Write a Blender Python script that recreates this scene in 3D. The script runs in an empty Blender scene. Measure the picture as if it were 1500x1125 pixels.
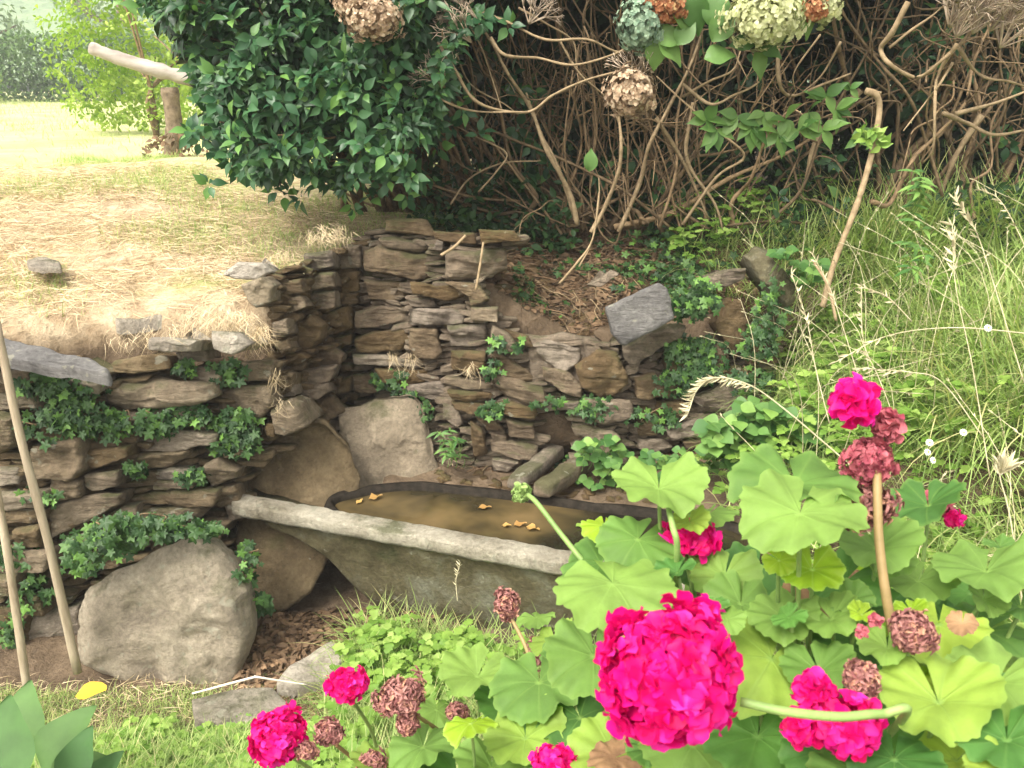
import bpy, math, random
import numpy as np
from mathutils import Vector, noise as mn
SC = bpy.context.scene
COL = SC.collection
rad = math.radians
random.seed(7)
R = np.random.default_rng(11)

# ------------------------------------------------------------------ camera, sky, sun, exposure
CAMH, PITCH, FPX = 1.9, rad(20.5), 1248.0
cam_d = bpy.data.cameras.new('camera'); cam = bpy.data.objects.new('camera', cam_d); COL.objects.link(cam)
cam.location = (0, 0, CAMH); cam.rotation_euler = (rad(90) - PITCH, 0, 0)
cam_d.sensor_width = 36; cam_d.lens = FPX / 1500 * 36; cam_d.clip_start = 0.05; cam_d.clip_end = 600
cam_d.dof.use_dof = True; cam_d.dof.focus_distance = 2.6; cam_d.dof.aperture_fstop = 20
SC.camera = cam
SUN_EL, SUN_AZ = 54, -142        # azimuth from +Y (into the picture), negative = left
w = bpy.data.worlds.new('World'); SC.world = w; w.use_nodes = True
nt = w.node_tree; bg = nt.nodes['Background']
sky = nt.nodes.new('ShaderNodeTexSky'); sky.sky_type = 'NISHITA'; sky.sun_disc = False
sky.sun_elevation = rad(SUN_EL); sky.sun_rotation = rad(SUN_AZ); sky.dust_density = 4; sky.ozone_density = 0.6
hs = nt.nodes.new('ShaderNodeHueSaturation'); hs.inputs['Saturation'].default_value = 0.2
nt.links.new(sky.outputs[0], hs.inputs['Color']); tn_ = nt.nodes.new('ShaderNodeMix'); tn_.data_type = 'RGBA'; tn_.blend_type = 'MULTIPLY'; tn_.inputs[0].default_value = 1
nt.links.new(hs.outputs[0], tn_.inputs[6]); tn_.inputs[7].default_value = (1, .96, .87, 1); nt.links.new(tn_.outputs[2], bg.inputs['Color'])
bg.inputs['Strength'].default_value = 0.15
sl = bpy.data.lights.new('sun', 'SUN'); sl.energy = 1.35; sl.angle = rad(28); sl.color = (1, .95, .87)
so = bpy.data.objects.new('sun', sl); COL.objects.link(so)
az, el = rad(SUN_AZ), rad(SUN_EL)
sdir = Vector((math.sin(az) * math.cos(el), math.cos(az) * math.cos(el), math.sin(el)))
so.rotation_euler = sdir.to_track_quat('Z', 'Y').to_euler()
vs = SC.view_settings; vs.view_transform = 'Standard'; vs.look = 'None'; vs.exposure = 1.8; vs.gamma = 1
SC.cycles.max_bounces = 6; SC.cycles.diffuse_bounces = 4; SC.cycles.transmission_bounces = 4

# ------------------------------------------------------------------ geometry of the view
cp, sp = math.cos(PITCH), math.sin(PITCH)
FW = np.array([0, cp, -sp]); UP = np.array([0, sp, cp]); RT = np.array([1., 0, 0]); CAM = np.array([0, 0, CAMH])
def ray(px, py): return FW + RT * (px - 750) / FPX + UP * (562.5 - py) / FPX
def PY(px, py, Y):
    d = ray(px, py); return CAM + d * (Y / d[1])
def PZ(px, py, z):
    d = ray(px, py); return CAM + d * ((z - CAMH) / d[2])
def PD(px, py, D): return CAM + ray(px, py) * D
def ss(a, b, x):
    t = np.clip((np.asarray(x, float) - a) / (b - a), 0, 1); return t * t * (3 - 2 * t)

# cheap vectorised value noise
_perm = R.random((64, 64, 64))
def vnoise(P, s=1.0):
    P = np.asarray(P, float) * s; i = np.floor(P).astype(int); f = P - i; f = f * f * (3 - 2 * f)
    o = 0
    for a in (0, 1):
        for b in (0, 1):
            for c in (0, 1):
                wgt = (f[..., 0] if a else 1 - f[..., 0]) * (f[..., 1] if b else 1 - f[..., 1]) * (f[..., 2] if c else 1 - f[..., 2])
                o = o + wgt * _perm[(i[..., 0] + a) % 64, (i[..., 1] + b) % 64, (i[..., 2] + c) % 64]
    return o * 2 - 1
def fbm(P, s, n=3):
    o = 0
    for k in range(n): o = o + vnoise(np.asarray(P) + 17.3 * k, s * 2 ** k) / 2 ** k
    return o
def xy0(x, y): return np.stack([x, y, np.zeros_like(x)], -1)

def wall_line(x):
    return np.interp(x, [-6, -2.1, -.88, -.80, -.72, -.58, -.14, .25, .68, 1.07, 1.8, 3], [2.6, 2.5, 2.86, 3.1, 3.44, 3.38, 3.12, 3.12, 3.2, 3.2, 3.0, 2.8])
DIP = True
def terr(x, y):
    x = np.asarray(x, float); y = np.asarray(y, float); x, y = np.broadcast_arrays(x, y)
    n1 = fbm(xy0(x, y), 1.3, 3); n2 = fbm(xy0(x, y), 6, 3)
    tl = 1.08 - .07 * ss(-2, -.9, x) + .14 * np.clip(y - 2.6, 0, 1.5) + .02 * n1 + .012 * n2
    bk = .88 + np.clip(y - 3.2, 0, 1.1) * .3 + .03 * n1 + .025 * n2
    T = tl + (bk - tl) * ss(-.12, .28, x)
    far = 1.3 - .018 * np.clip(y - 4, 0, 60) + .03 * n1
    T = T + (far - T) * ss(4.2, 6.5, y)
    fy = 2.74 - .335 * (x + 1.03)                        # trough front line
    z0 = .02 + .36 * ss(1.9, .3, y) + .12 * ss(2.1, 1.5, y) + .012 * n2 + .02 * n1
    bw_ = np.interp(x, [-.8, -.66, -.4, -.1, .3, .8, 1.2], [.12, .2, .39, .43, .46, .47, .47])
    rear = ss(.0, .08, y - fy - bw_) * ss(-.6, -.5, x); z0 = z0 - .1 * ss(-1.1, -.9, x) * ss(-.35, -.5, x) * ss(-.12, .05, y - fy)
    z0 = z0 + (.36 + .02 * n2 - z0) * rear
    z0 = z0 + .5 * ss(.95, 2.4, x) + .25 * ss(.6, 1.3, x)
    soft = .07 + 1.1 * ss(.95, 1.7, x)
    dip = (1.05 if DIP else 0) * np.exp(-((x - .185) / .085) ** 6)
    s = ss(0, 1, (y - (wall_line(x) + .09 + dip - .5 * ss(1, 2, x))) / soft)
    return z0 + (T - z0) * s

def sample(n, x0, x1, y0, y1, dens=None):
    x = R.uniform(x0, x1, n); y = R.uniform(y0, y1, n)
    if dens is not None: ok = R.random(n) < dens(x, y); x, y = x[ok], y[ok]
    return np.stack([x, y, terr(x, y)], -1)
def nz(x, y, s, o=0): return fbm(np.stack([x + o, y, np.zeros_like(x)], -1), s, 2)
slope_ok = lambda x, y: np.abs(terr(x, y + .03) - terr(x, y - .03)) < .05
# ------------------------------------------------------------------ mesh helpers
def mesh(name, V, F, mat=None, parent=None, smooth=True, attr=None):
    V = np.asarray(V, np.float32).reshape(-1, 3)
    if not isinstance(F, list): F = [F]
    F = [np.asarray(f, np.int32) for f in F if len(f)]
    me = bpy.data.meshes.new(name)
    me.vertices.add(len(V)); me.vertices.foreach_set('co', V.ravel())
    loops = np.concatenate([f.ravel() for f in F]); tot = np.concatenate([np.full(len(f), f.shape[1], np.int32) for f in F])
    me.loops.add(len(loops)); me.loops.foreach_set('vertex_index', loops)
    me.polygons.add(len(tot)); st = np.concatenate([[0], np.cumsum(tot)[:-1]]).astype(np.int32)
    me.polygons.foreach_set('loop_start', st); me.polygons.foreach_set('loop_total', tot)
    if smooth: me.polygons.foreach_set('use_smooth', np.ones(len(tot), bool))
    if attr:
        for k, a in attr.items():
            at = me.attributes.new(k, 'FLOAT', 'POINT'); at.data.foreach_set('value', np.asarray(a, np.float32).ravel())
    me.update(calc_edges=True)
    if mat: me.materials.append(mat)
    o = bpy.data.objects.new(name, me); COL.objects.link(o)
    if parent: o.parent = parent
    return o
def tag(o, label=None, cat=None, group=None, kind=None):
    if label: o['label'] = label
    if cat: o['category'] = cat
    if group: o['group'] = group
    if kind: o['kind'] = kind
    return o
def thing(name, label, cat, group=None, loc=(0, 0, 0)):
    o = bpy.data.objects.new(name, None); COL.objects.link(o); o.location = loc; o.empty_display_size = .1
    return tag(o, label, cat, group)
class Buf:
    def __init__(s): s.V = []; s.F = {}; s.n = 0
    def add(s, V, *Fs):
        V = np.asarray(V, float).reshape(-1, 3)
        for F in Fs:
            F = np.asarray(F, int); s.F.setdefault(F.shape[1], []).append(F + s.n)
        s.V.append(V); s.n += len(V)
    def build(s, name, mat, parent=None, smooth=True, off=None):
        V = np.concatenate(s.V)
        return mesh(name, V, [np.concatenate(f) for f in s.F.values()], mat, parent, smooth)
def norm(a): return a / np.maximum(np.linalg.norm(a, axis=-1, keepdims=True), 1e-9)
def frames(d, n):
    """columns side, d, normal"""
    d = norm(np.asarray(d, float)); n = np.asarray(n, float); s = norm(np.cross(d, n)); n2 = np.cross(s, d)
    return np.stack([s, d, n2], -1)
def inst(tv, tf, M, T, S):
    k, n = len(T), len(tv); S = np.asarray(S, float)
    if S.ndim == 1: S = S[:, None]
    V = np.einsum('kij,knj->kni', M, tv[None] * S[:, None, :]) + T[:, None]
    F = (tf[None] + (np.arange(k) * n)[:, None, None]).reshape(-1, tf.shape[1])
    return V.reshape(-1, 3), F
def leaf_tpl(prof, L=1., cup=.15, droop=.25, wave=0., cols=2):
    """leaf along +y, prof = half widths over rows, normal +z"""
    n = len(prof); V = []
    for i, wd in enumerate(prof):
        t = i / (n - 1)
        for c in range(-1, 2) if cols == 2 else (-1, 1):
            V.append((c * wd, L * t * (1 - .12 * droop * t), cup * abs(c) * wd + (-droop * t * t) * L + wave * abs(c) * math.sin(t * 9 + c)))
    m = 3 if cols == 2 else 2; F = []
    for i in range(n - 1):
        for c in range(m - 1):
            a = i * m + c; F.append((a, a + 1, a + m + 1, a + m))
    return np.array(V), np.array(F)
OVATE = [.02, .15, .24, .27, .24, .16, .07, .004]
LANCE = [.01, .08, .12, .12, .09, .05, .003]
ROUND = [.02, .28, .42, .46, .42, .3, .14, .01]
def radial_tpl(rfun, rings=4, segs=40, zf=None, open_=0.0):
    V = [(0, 0, 0)]; F3 = []; F4 = []
    for i in range(1, rings + 1):
        for j in range(segs):
            a = open_ + (2 * math.pi - 2 * open_) * j / (segs - 1) - math.pi / 2
            r = rfun(a) * i / rings; z = zf(r, a) if zf else 0
            V.append((r * math.cos(a), r * math.sin(a), z))
    for j in range(segs - 1): F3.append((0, 1 + j, 2 + j))
    for i in range(rings - 1):
        for j in range(segs - 1):
            a = 1 + i * segs + j; F4.append((a, a + segs, a + segs + 1, a + 1))
    return np.array(V), np.array(F3), np.array(F4)
def cat(pts, n=6):
    P = np.asarray(pts, float)
    if len(P) < 3: return np.array([P[0] + (P[-1] - P[0]) * t for t in np.linspace(0, 1, n + 1)])
    Q = np.vstack([2 * P[0] - P[1], P, 2 * P[-1] - P[-2]]); out = []
    for i in range(len(P) - 1):
        a, b, c, d = Q[i:i + 4]
        for t in np.arange(n) / n:
            out.append(.5 * (2 * b + (c - a) * t + (2 * a - 5 * b + 4 * c - d) * t * t + (3 * b - a - 3 * c + d) * t ** 3))
    out.append(P[-1]); return np.array(out)
def tube(buf, P, r0, r1=None, k=6, cap=True, wob=0.):
    P = np.asarray(P, float); n = len(P); r1 = r0 if r1 is None else r1
    T = norm(np.gradient(P, axis=0)); ref = np.array([.31, .17, .93]) if abs(T[0][2]) < .9 else np.array([1., .1, 0])
    S = norm(np.cross(T, ref)); B = np.cross(T, S); a = np.arange(k) * 2 * math.pi / k
    rr = np.linspace(r0, r1, n) if np.ndim(r0) == 0 else np.asarray(r0)
    if wob: rr = rr * (1 + wob * vnoise(P * 37 + 3.1))
    V = P[:, None] + rr[:, None, None] * (np.cos(a)[None, :, None] * S[:, None] + np.sin(a)[None, :, None] * B[:, None])
    i = np.arange(n - 1)[:, None] * k; j = np.arange(k)[None]
    F = np.stack([i + j, i + (j + 1) % k, i + k + (j + 1) % k, i + k + j], -1).reshape(-1, 4)
    V = V.reshape(-1, 3)
    if cap:
        V = np.vstack([V, P[0], P[-1]]); c0, c1 = len(V) - 2, len(V) - 1; jj = np.arange(k)
        F3 = np.vstack([np.stack([np.full(k, c0), (jj + 1) % k, jj], -1), np.stack([np.full(k, c1), (n - 1) * k + jj, (n - 1) * k + (jj + 1) % k], -1)])
        buf.add(V, F, F3)
    else: buf.add(V, F)

# ------------------------------------------------------------------ materials
def newmat(name):
    m = bpy.data.materials.new(name); m.use_nodes = True; nt = m.node_tree; return m, nt, nt.nodes['Principled BSDF'], nt.nodes['Material Output']
def N(nt, t, **kw):
    n = nt.nodes.new(t)
    for k, v in kw.items():
        if k in n.inputs: n.inputs[k].default_value = v
        else: setattr(n, k, v)
    return n
def noise(nt, scale, detail=5, rough=.6, vec=None, dist=0):
    n = N(nt, 'ShaderNodeTexNoise'); n.inputs['Scale'].default_value = scale; n.inputs['Detail'].default_value = detail
    n.inputs['Roughness'].default_value = rough; n.inputs['Distortion'].default_value = dist
    if vec: nt.links.new(vec, n.inputs['Vector'])
    return n
def ramp(nt, fac, stops):
    r = N(nt, 'ShaderNodeValToRGB'); nt.links.new(fac, r.inputs[0]); e = r.color_ramp.elements
    while len(e) < len(stops): e.new(.5)
    for x, (p, c) in zip(e, stops):
        x.position = p; x.color = (c[0], c[1], c[2], 1) if len(c) == 3 else c
    return r
def mix(nt, f, a, b, mode='MIX'):
    m = N(nt, 'ShaderNodeMix'); m.data_type = 'RGBA'; m.blend_type = mode
    for s, v in ((0, f), (6, a), (7, b)):
        if isinstance(v, bpy.types.NodeSocket): nt.links.new(v, m.inputs[s])
        elif s == 0: m.inputs[0].default_value = v
        else: m.inputs[s].default_value = (*v, 1)
    return m.outputs[2]
def bump(nt, h, st, dist, p, prev=None):
    b = N(nt, 'ShaderNodeBump'); b.inputs['Strength'].default_value = st; b.inputs['Distance'].default_value = dist
    nt.links.new(h, b.inputs['Height'])
    if prev: nt.links.new(prev, b.inputs['Normal'])
    nt.links.new(b.outputs[0], p.inputs['Normal']); return b.outputs[0]
def gcoord(nt): return N(nt, 'ShaderNodeNewGeometry').outputs['Position']
BW = ((0, 0, 0), (1, 1, 1))
def stone_mat(name, c1, c2, c3, moss=.35, lich=.3, strata=True, mc=(.075, .085, .03)):
    m, nt, p, o = newmat(name); P = gcoord(nt); oi = N(nt, 'ShaderNodeObjectInfo')
    n1 = noise(nt, 5, 6, .65, P, .4); col = ramp(nt, n1.outputs[0], [(.3, c1), (.5, c2), (.72, c3)]).outputs[0]
    n2 = noise(nt, 60, 6, .7, P); col = mix(nt, .55, col, ramp(nt, n2.outputs[0], [(.3, (.45, .42, .38)), (.7, (1.35, 1.3, 1.25))]).outputs[0], 'MULTIPLY')
    hv = N(nt, 'ShaderNodeHueSaturation'); mr = N(nt, 'ShaderNodeMapRange'); nt.links.new(oi.outputs['Random'], mr.inputs[0])
    mr.inputs[3].default_value = .62; mr.inputs[4].default_value = 1.25; nt.links.new(mr.outputs[0], hv.inputs['Value'])
    mr2 = N(nt, 'ShaderNodeMapRange'); nt.links.new(oi.outputs['Random'], mr2.inputs[0]); mr2.inputs[3].default_value = 1.25; mr2.inputs[4].default_value = .6
    nt.links.new(mr2.outputs[0], hv.inputs['Saturation']); nt.links.new(col, hv.inputs['Color']); col = hv.outputs[0]
    nm = noise(nt, 3.2, 7, .7, P); geo = N(nt, 'ShaderNodeNewGeometry'); sx = N(nt, 'ShaderNodeSeparateXYZ'); nt.links.new(geo.outputs['Normal'], sx.inputs[0])
    ma = N(nt, 'ShaderNodeMath', operation='MULTIPLY_ADD'); nt.links.new(sx.outputs[2], ma.inputs[0]); ma.inputs[1].default_value = .12; nt.links.new(nm.outputs[0], ma.inputs[2])
    col = mix(nt, ramp(nt, ma.outputs[0], [(.66 - .3 * moss, BW[0]), (.78 - .3 * moss, (.75,) * 3)]).outputs[0], col, mc)
    nl = noise(nt, 22, 3, .5, P); col = mix(nt, ramp(nt, nl.outputs[0], [(.72 - .2 * lich, BW[0]), (.76 - .2 * lich, (.6,) * 3)]).outputs[0], col, (.36, .35, .27))
    nt.links.new(col, p.inputs['Base Color']); p.inputs['Roughness'].default_value = .9; p.inputs['Specular IOR Level'].default_value = .25
    mp = N(nt, 'ShaderNodeMapping'); mp.inputs['Scale'].default_value = (1, 1, 5 if strata else 1); mp.inputs['Rotation'].default_value = (0, .12, 0); nt.links.new(P, mp.inputs[0])
    n3 = noise(nt, 14, 8, .75, mp.outputs[0], .3); b1 = bump(nt, n3.outputs[0], 1, .035, p)
    vo = N(nt, 'ShaderNodeTexVoronoi'); vo.feature = 'DISTANCE_TO_EDGE'; vo.inputs['Scale'].default_value = 9; wv = mix(nt, .12, mp.outputs[0], n3.outputs['Color']); nt.links.new(wv, vo.inputs['Vector']); cr = ramp(nt, vo.outputs[0], [(0, BW[0]), (.035, BW[1])]).outputs[0]; b1 = bump(nt, cr, .35, .008, p, b1)
    n4 = noise(nt, 130, 5, .7, P); bump(nt, n4.outputs[0], .7, .005, p, b1)
    return m
def leaf_mat(name, c1, c2, trans=.3, rough=.45, spec=.4, c3=None, attr=None, veinc=None, nsc=12, tint=(1., 1.25, .35)):
    m, nt, p, o = newmat(name); g = N(nt, 'ShaderNodeNewGeometry')
    st = [(0, c1), (.75, c2)] + ([(.97, c3)] if c3 else [])
    oi = N(nt, 'ShaderNodeObjectInfo'); ad = N(nt, 'ShaderNodeMath', operation='ADD'); nt.links.new(g.outputs['Random Per Island'], ad.inputs[0]); nt.links.new(oi.outputs['Random'], ad.inputs[1])
    fr_ = N(nt, 'ShaderNodeMath', operation='FRACT'); nt.links.new(ad.outputs[0], fr_.inputs[0]); col = ramp(nt, fr_.outputs[0], st).outputs[0]
    n = noise(nt, nsc, 4, .6, g.outputs['Position']); col = mix(nt, .5, col, ramp(nt, n.outputs[0], [(.3, (.6,) * 3), (.7, (1.3, 1.3, 1.2))]).outputs[0], 'MULTIPLY')
    if attr:
        a = N(nt, 'ShaderNodeAttribute', attribute_name=attr); col = mix(nt, a.outputs['Fac'], col, veinc)
        b0 = bump(nt, a.outputs['Fac'], .5, .003, p); nw = noise(nt, 90, 4, .6, g.outputs['Position']); bump(nt, nw.outputs[0], .5, .002, p, b0)
    nt.links.new(col, p.inputs['Base Color']); p.inputs['Roughness'].default_value = rough; p.inputs['Specular IOR Level'].default_value = spec
    t = N(nt, 'ShaderNodeBsdfTranslucent'); tc = mix(nt, .7, col, tint, 'MULTIPLY')
    nt.links.new(tc, t.inputs[0]); ms = N(nt, 'ShaderNodeMixShader'); ms.inputs[0].default_value = trans
    nt.links.new(p.outputs[0], ms.inputs[1]); nt.links.new(t.outputs[0], ms.inputs[2]); nt.links.new(ms.outputs[0], o.inputs[0])
    return m
def simple_mat(name, c1, c2, scale=20, rough=.8, bs=.5, bd=.004, stretch=None, spec=.3, isl=False):
    m, nt, p, o = newmat(name); P = gcoord(nt)
    if stretch:
        mp = N(nt, 'ShaderNodeMapping'); mp.inputs['Scale'].default_value = stretch; nt.links.new(P, mp.inputs[0]); P = mp.outputs[0]
    n = noise(nt, scale, 6, .65, P); col = ramp(nt, n.outputs[0], [(.32, c1), (.68, c2)]).outputs[0]
    if isl:
        g = N(nt, 'ShaderNodeNewGeometry'); col = mix(nt, .6, col, ramp(nt, g.outputs['Random Per Island'], [(0, (.5,) * 3), (1, (1.5, 1.45, 1.35))]).outputs[0], 'MULTIPLY')
    nt.links.new(col, p.inputs['Base Color']); p.inputs['Roughness'].default_value = rough; p.inputs['Specular IOR Level'].default_value = spec
    bump(nt, n.outputs[0], bs, bd, p); return m

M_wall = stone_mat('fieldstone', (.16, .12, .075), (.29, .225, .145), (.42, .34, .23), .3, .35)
M_shade = stone_mat('fieldstone_shaded_brown', (.13, .09, .055), (.25, .185, .115), (.36, .28, .175), .35, .2)  # browner, darker fieldstone copy with the shade of the pit walls in its colour
M_bould = stone_mat('boulder_stone', (.22, .185, .14), (.37, .32, .24), (.5, .44, .34), .15, .5, False)
M_slab = stone_mat('slab_stone', (.17, .135, .09), (.29, .235, .16), (.4, .33, .23), .15, .0, False)
M_grey = stone_mat('grey_slate', (.13, .125, .125), (.2, .195, .19), (.28, .275, .26), -.3, .45)
M_conc = stone_mat('mossy_concrete', (.09, .078, .042), (.2, .18, .11), (.36, .37, .29), .35, .3, False, (.05, .06, .022))
M_rim = stone_mat('weathered_concrete_rim', (.17, .15, .1), (.4, .37, .29), (.56, .53, .43), .05, .55, False)
M_bark = simple_mat('brown_stem_bark', (.09, .062, .035), (.27, .19, .11), 30, .85, .6, .003, isl=True)
M_stump = simple_mat('rough_stump_bark', (.09, .065, .04), (.27, .21, .14), 22, .9, 1, .012)
M_twig = simple_mat('pale_dry_twig', (.3, .23, .17), (.52, .43, .34), 40, .8, .5, .002, isl=True)
M_bark2 = simple_mat('pale_stem_bark', (.17, .125, .07), (.33, .25, .155), 40, .8, .6, .002, isl=True)
M_wood = simple_mat('weathered_wood', (.22, .17, .11), (.48, .4, .29), 25, .85, 1, .008, (1, 1, .15))
M_log = simple_mat('bleached_log', (.2, .17, .145), (.46, .42, .37), 9, .85, .8, .01, (.3, 1, 1))
M_hay = simple_mat('dry_hay', (.44, .34, .2), (.66, .55, .38), 15, .8, .2, .001, isl=True)
M_litter = simple_mat('dead_leaf', (.09, .055, .032), (.24, .16, .095), 15, .85, .2, .001, isl=True)
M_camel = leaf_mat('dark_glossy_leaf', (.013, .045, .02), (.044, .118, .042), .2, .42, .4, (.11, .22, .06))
M_shoot = leaf_mat('lit_outer_leaf', (.028, .09, .04), (.07, .17, .07), .25, .4, .4, (.15, .3, .07))  # brighter leaf copy, light on the outer foliage put into the colour
M_dock = leaf_mat('dock_leaf', (.05, .125, .035), (.11, .2, .06), .25, .6, .25)
M_leafy = leaf_mat('leafy_plant_leaf', (.05, .135, .035), (.13, .25, .065), .3, .5, .3, (.2, .34, .08))
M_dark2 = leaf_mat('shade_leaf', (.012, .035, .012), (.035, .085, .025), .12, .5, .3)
M_dark = leaf_mat('shade_dark_leaf', (.01, .022, .01), (.025, .055, .02), .12, .45, .4)  # leaf colour darkened to stand in for shade inside and behind the foliage
M_ivy = leaf_mat('ivy_leaf', (.016, .048, .014), (.05, .11, .03), .15, .5, .3, (.13, .26, .05))
M_weed = leaf_mat('weed_leaf', (.13, .25, .04), (.26, .4, .08), .38, .5, .3, (.36, .5, .14))
M_grass = leaf_mat('grass_blade', (.2, .31, .08), (.4, .5, .18), .38, .55, .3, (.6, .55, .28))
M_grassfar = leaf_mat('pale_meadow_grass', (.24, .34, .1), (.42, .46, .2), .3, .7, .2)
M_hyd = leaf_mat('hydrangea_leaf', (.07, .17, .04), (.17, .3, .08), .35, .45, .4)
M_young = leaf_mat('spring_green_leaf', (.2, .32, .06), (.38, .48, .12), .4, .6, .2)
M_hedge = leaf_mat('hedge_leaf', (.045, .1, .03), (.12, .21, .06), .25, .6, .3)
M_fartree = leaf_mat('distant_tree_leaf', (.14, .22, .12), (.24, .34, .17), .25, .7, .2)
M_ger = leaf_mat('geranium_leaf', (.065, .16, .035), (.2, .32, .07), .32, .62, .25, (.3, .42, .06), 'vein', (.24, .38, .09), 30)
M_gerdark = leaf_mat('geranium_leaf_dark', (.05, .14, .03), (.1, .23, .045), .25, .6, .25, None, 'vein', (.17, .32, .08), 30)
M_geryel = leaf_mat('geranium_leaf_lime', (.22, .38, .02), (.3, .44, .03), .4, .5, .35, None, 'vein', (.5, .7, .2), 30)
M_deadl = simple_mat('curled_dead_leaf', (.1, .05, .025), (.3, .18, .09), 30, .8, .8, .004)
M_stem = simple_mat('green_stem', (.13, .22, .06), (.25, .36, .11), 30, .5, .2, .001)
M_stemr = simple_mat('reddish_stem', (.2, .15, .06), (.32, .22, .1), 30, .5, .2, .001)
M_pink = leaf_mat('magenta_petal', (.7, .002, .13), (.86, .006, .27), .4, .55, .25, (.9, .035, .42), None, None, 60, (1., .7, 1.1))
M_dry = leaf_mat('withered_petal', (.22, .08, .08), (.44, .22, .2), .2, .8, .2, (.55, .3, .2), None, None, 60, (1., .9, .8))
M_drypink = leaf_mat('fading_pink_petal', (.3, .05, .085), (.48, .14, .17), .2, .8, .2, None, None, None, 60, (1., .9, .8))
M_hydry = leaf_mat('dried_hydrangea_petal', (.32, .22, .14), (.56, .43, .31), .25, .8, .2, (.66, .55, .4), None, None, 60, (1., .9, .8))
M_hydcream = leaf_mat('cream_hydrangea_petal', (.38, .42, .2), (.6, .63, .36), .3, .7, .2, (.75, .76, .5), None, None, 60, (1., .9, .8))
M_hydblue = leaf_mat('bluish_hydrangea_petal', (.16, .26, .18), (.33, .44, .32), .3, .7, .2, None, None, None, 60, (1., .9, .8))
M_hydred = leaf_mat('russet_hydrangea_petal', (.25, .09, .04), (.45, .2, .1), .3, .7, .2, (.6, .4, .2), None, None, 60, (1., .9, .8))
M_seed = simple_mat('bleached_seed_head', (.36, .32, .19), (.6, .55, .36), 30, .7, .2, .001)
M_white = simple_mat('white_petal', (.75, .75, .7), (.85, .85, .8), 30, .7, .1, .001)
M_yleaf = leaf_mat('yellow_fallen_leaf', (.75, .38, .02), (.85, .5, .06), .3, .5, .3)
M_fl = leaf_mat('ochre_floating_leaf', (.28, .15, .05), (.48, .3, .1), .2, .4, .5)
M_fibre = simple_mat('pale_twig', (.55, .48, .4), (.72, .66, .58), 30, .7, .2, .001)

# ------------------------------------------------------------------ ground
def axis(lo, hi, fine, far_lo, far_hi, g=1.12):
    a = list(np.arange(lo, hi + 1e-6, fine)); s = fine
    while a[-1] < far_hi: s *= g; a.append(a[-1] + s)
    s = fine
    while a[0] > far_lo: s *= g; a.insert(0, a[0] - s)
    return np.array(a)
gx = axis(-2.4, 2.6, .022, -130, 130); gy = axis(1.0, 4.6, .022, -20, 220)
X, Yg = np.meshgrid(gx, gy); Z = terr(X, Yg)
nx, ny = len(gx), len(gy); ii = (np.arange(ny - 1)[:, None] * nx + np.arange(nx - 1)[None]).ravel()
m, nt_, p, o_ = newmat('earth_and_dry_meadow'); P = gcoord(nt_); sx = N(nt_, 'ShaderNodeSeparateXYZ'); nt_.links.new(P, sx.inputs[0])
n1 = noise(nt_, 1.1, 6, .65, P, .5); n2 = noise(nt_, 9, 6, .7, P); n3 = noise(nt_, 70, 4, .7, P)
soil = ramp(nt_, n2.outputs[0], [(.3, (.06, .042, .027)), (.5, (.125, .09, .058)), (.72, (.21, .155, .105))]).outputs[0]
hay = ramp(nt_, n2.outputs[0], [(.28, (.2, .13, .075)), (.45, (.4, .3, .19)), (.65, (.54, .44, .3))]).outputs[0]
fld = ramp(nt_, n1.outputs[0], [(.3, (.32, .38, .14)), (.5, (.47, .48, .22)), (.7, (.55, .51, .3))]).outputs[0]
gr = ramp(nt_, n1.outputs[0], [(.48, BW[0]), (.6, (.8,) * 3)]).outputs[0]
hay = mix(nt_, gr, hay, (.3, .36, .12))
def mr(a, b, s, clampd=True):
    r = N(nt_, 'ShaderNodeMapRange'); r.inputs[1].default_value = a; r.inputs[2].default_value = b; nt_.links.new(s, r.inputs[0]); return r.outputs[0]
hf = mix(nt_, mr(4.6, 6.4, sx.outputs[1]), hay, fld)
up = N(nt_, 'ShaderNodeMath', operation='MULTIPLY'); nt_.links.new(mr(.95, 1.06, sx.outputs[2]), up.inputs[0]); nt_.links.new(mr(-.25, -.65, sx.outputs[0]), up.inputs[1])
far_ = N(nt_, 'ShaderNodeMath', operation='MAXIMUM'); nt_.links.new(up.outputs[0], far_.inputs[0]); nt_.links.new(mr(8, 12, sx.outputs[1]), far_.inputs[1])
cc = mix(nt_, far_.outputs[0], soil, hf)
cc = mix(nt_, .4, cc, ramp(nt_, n3.outputs[0], [(.3, (.5,) * 3), (.7, (1.4,) * 3)]).outputs[0], 'MULTIPLY')
nt_.links.new(cc, p.inputs['Base Color']); p.inputs['Roughness'].default_value = .95; p.inputs['Specular IOR Level'].default_value = .15
b_ = bump(nt_, n2.outputs[0], .8, .03, p); bump(nt_, n3.outputs[0], .7, .008, p, b_)
ground = mesh('ground', np.stack([X, Yg, Z], -1), np.stack([ii, ii + 1, ii + nx + 1, ii + nx], -1), m)
tag(ground, kind='structure')

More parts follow.
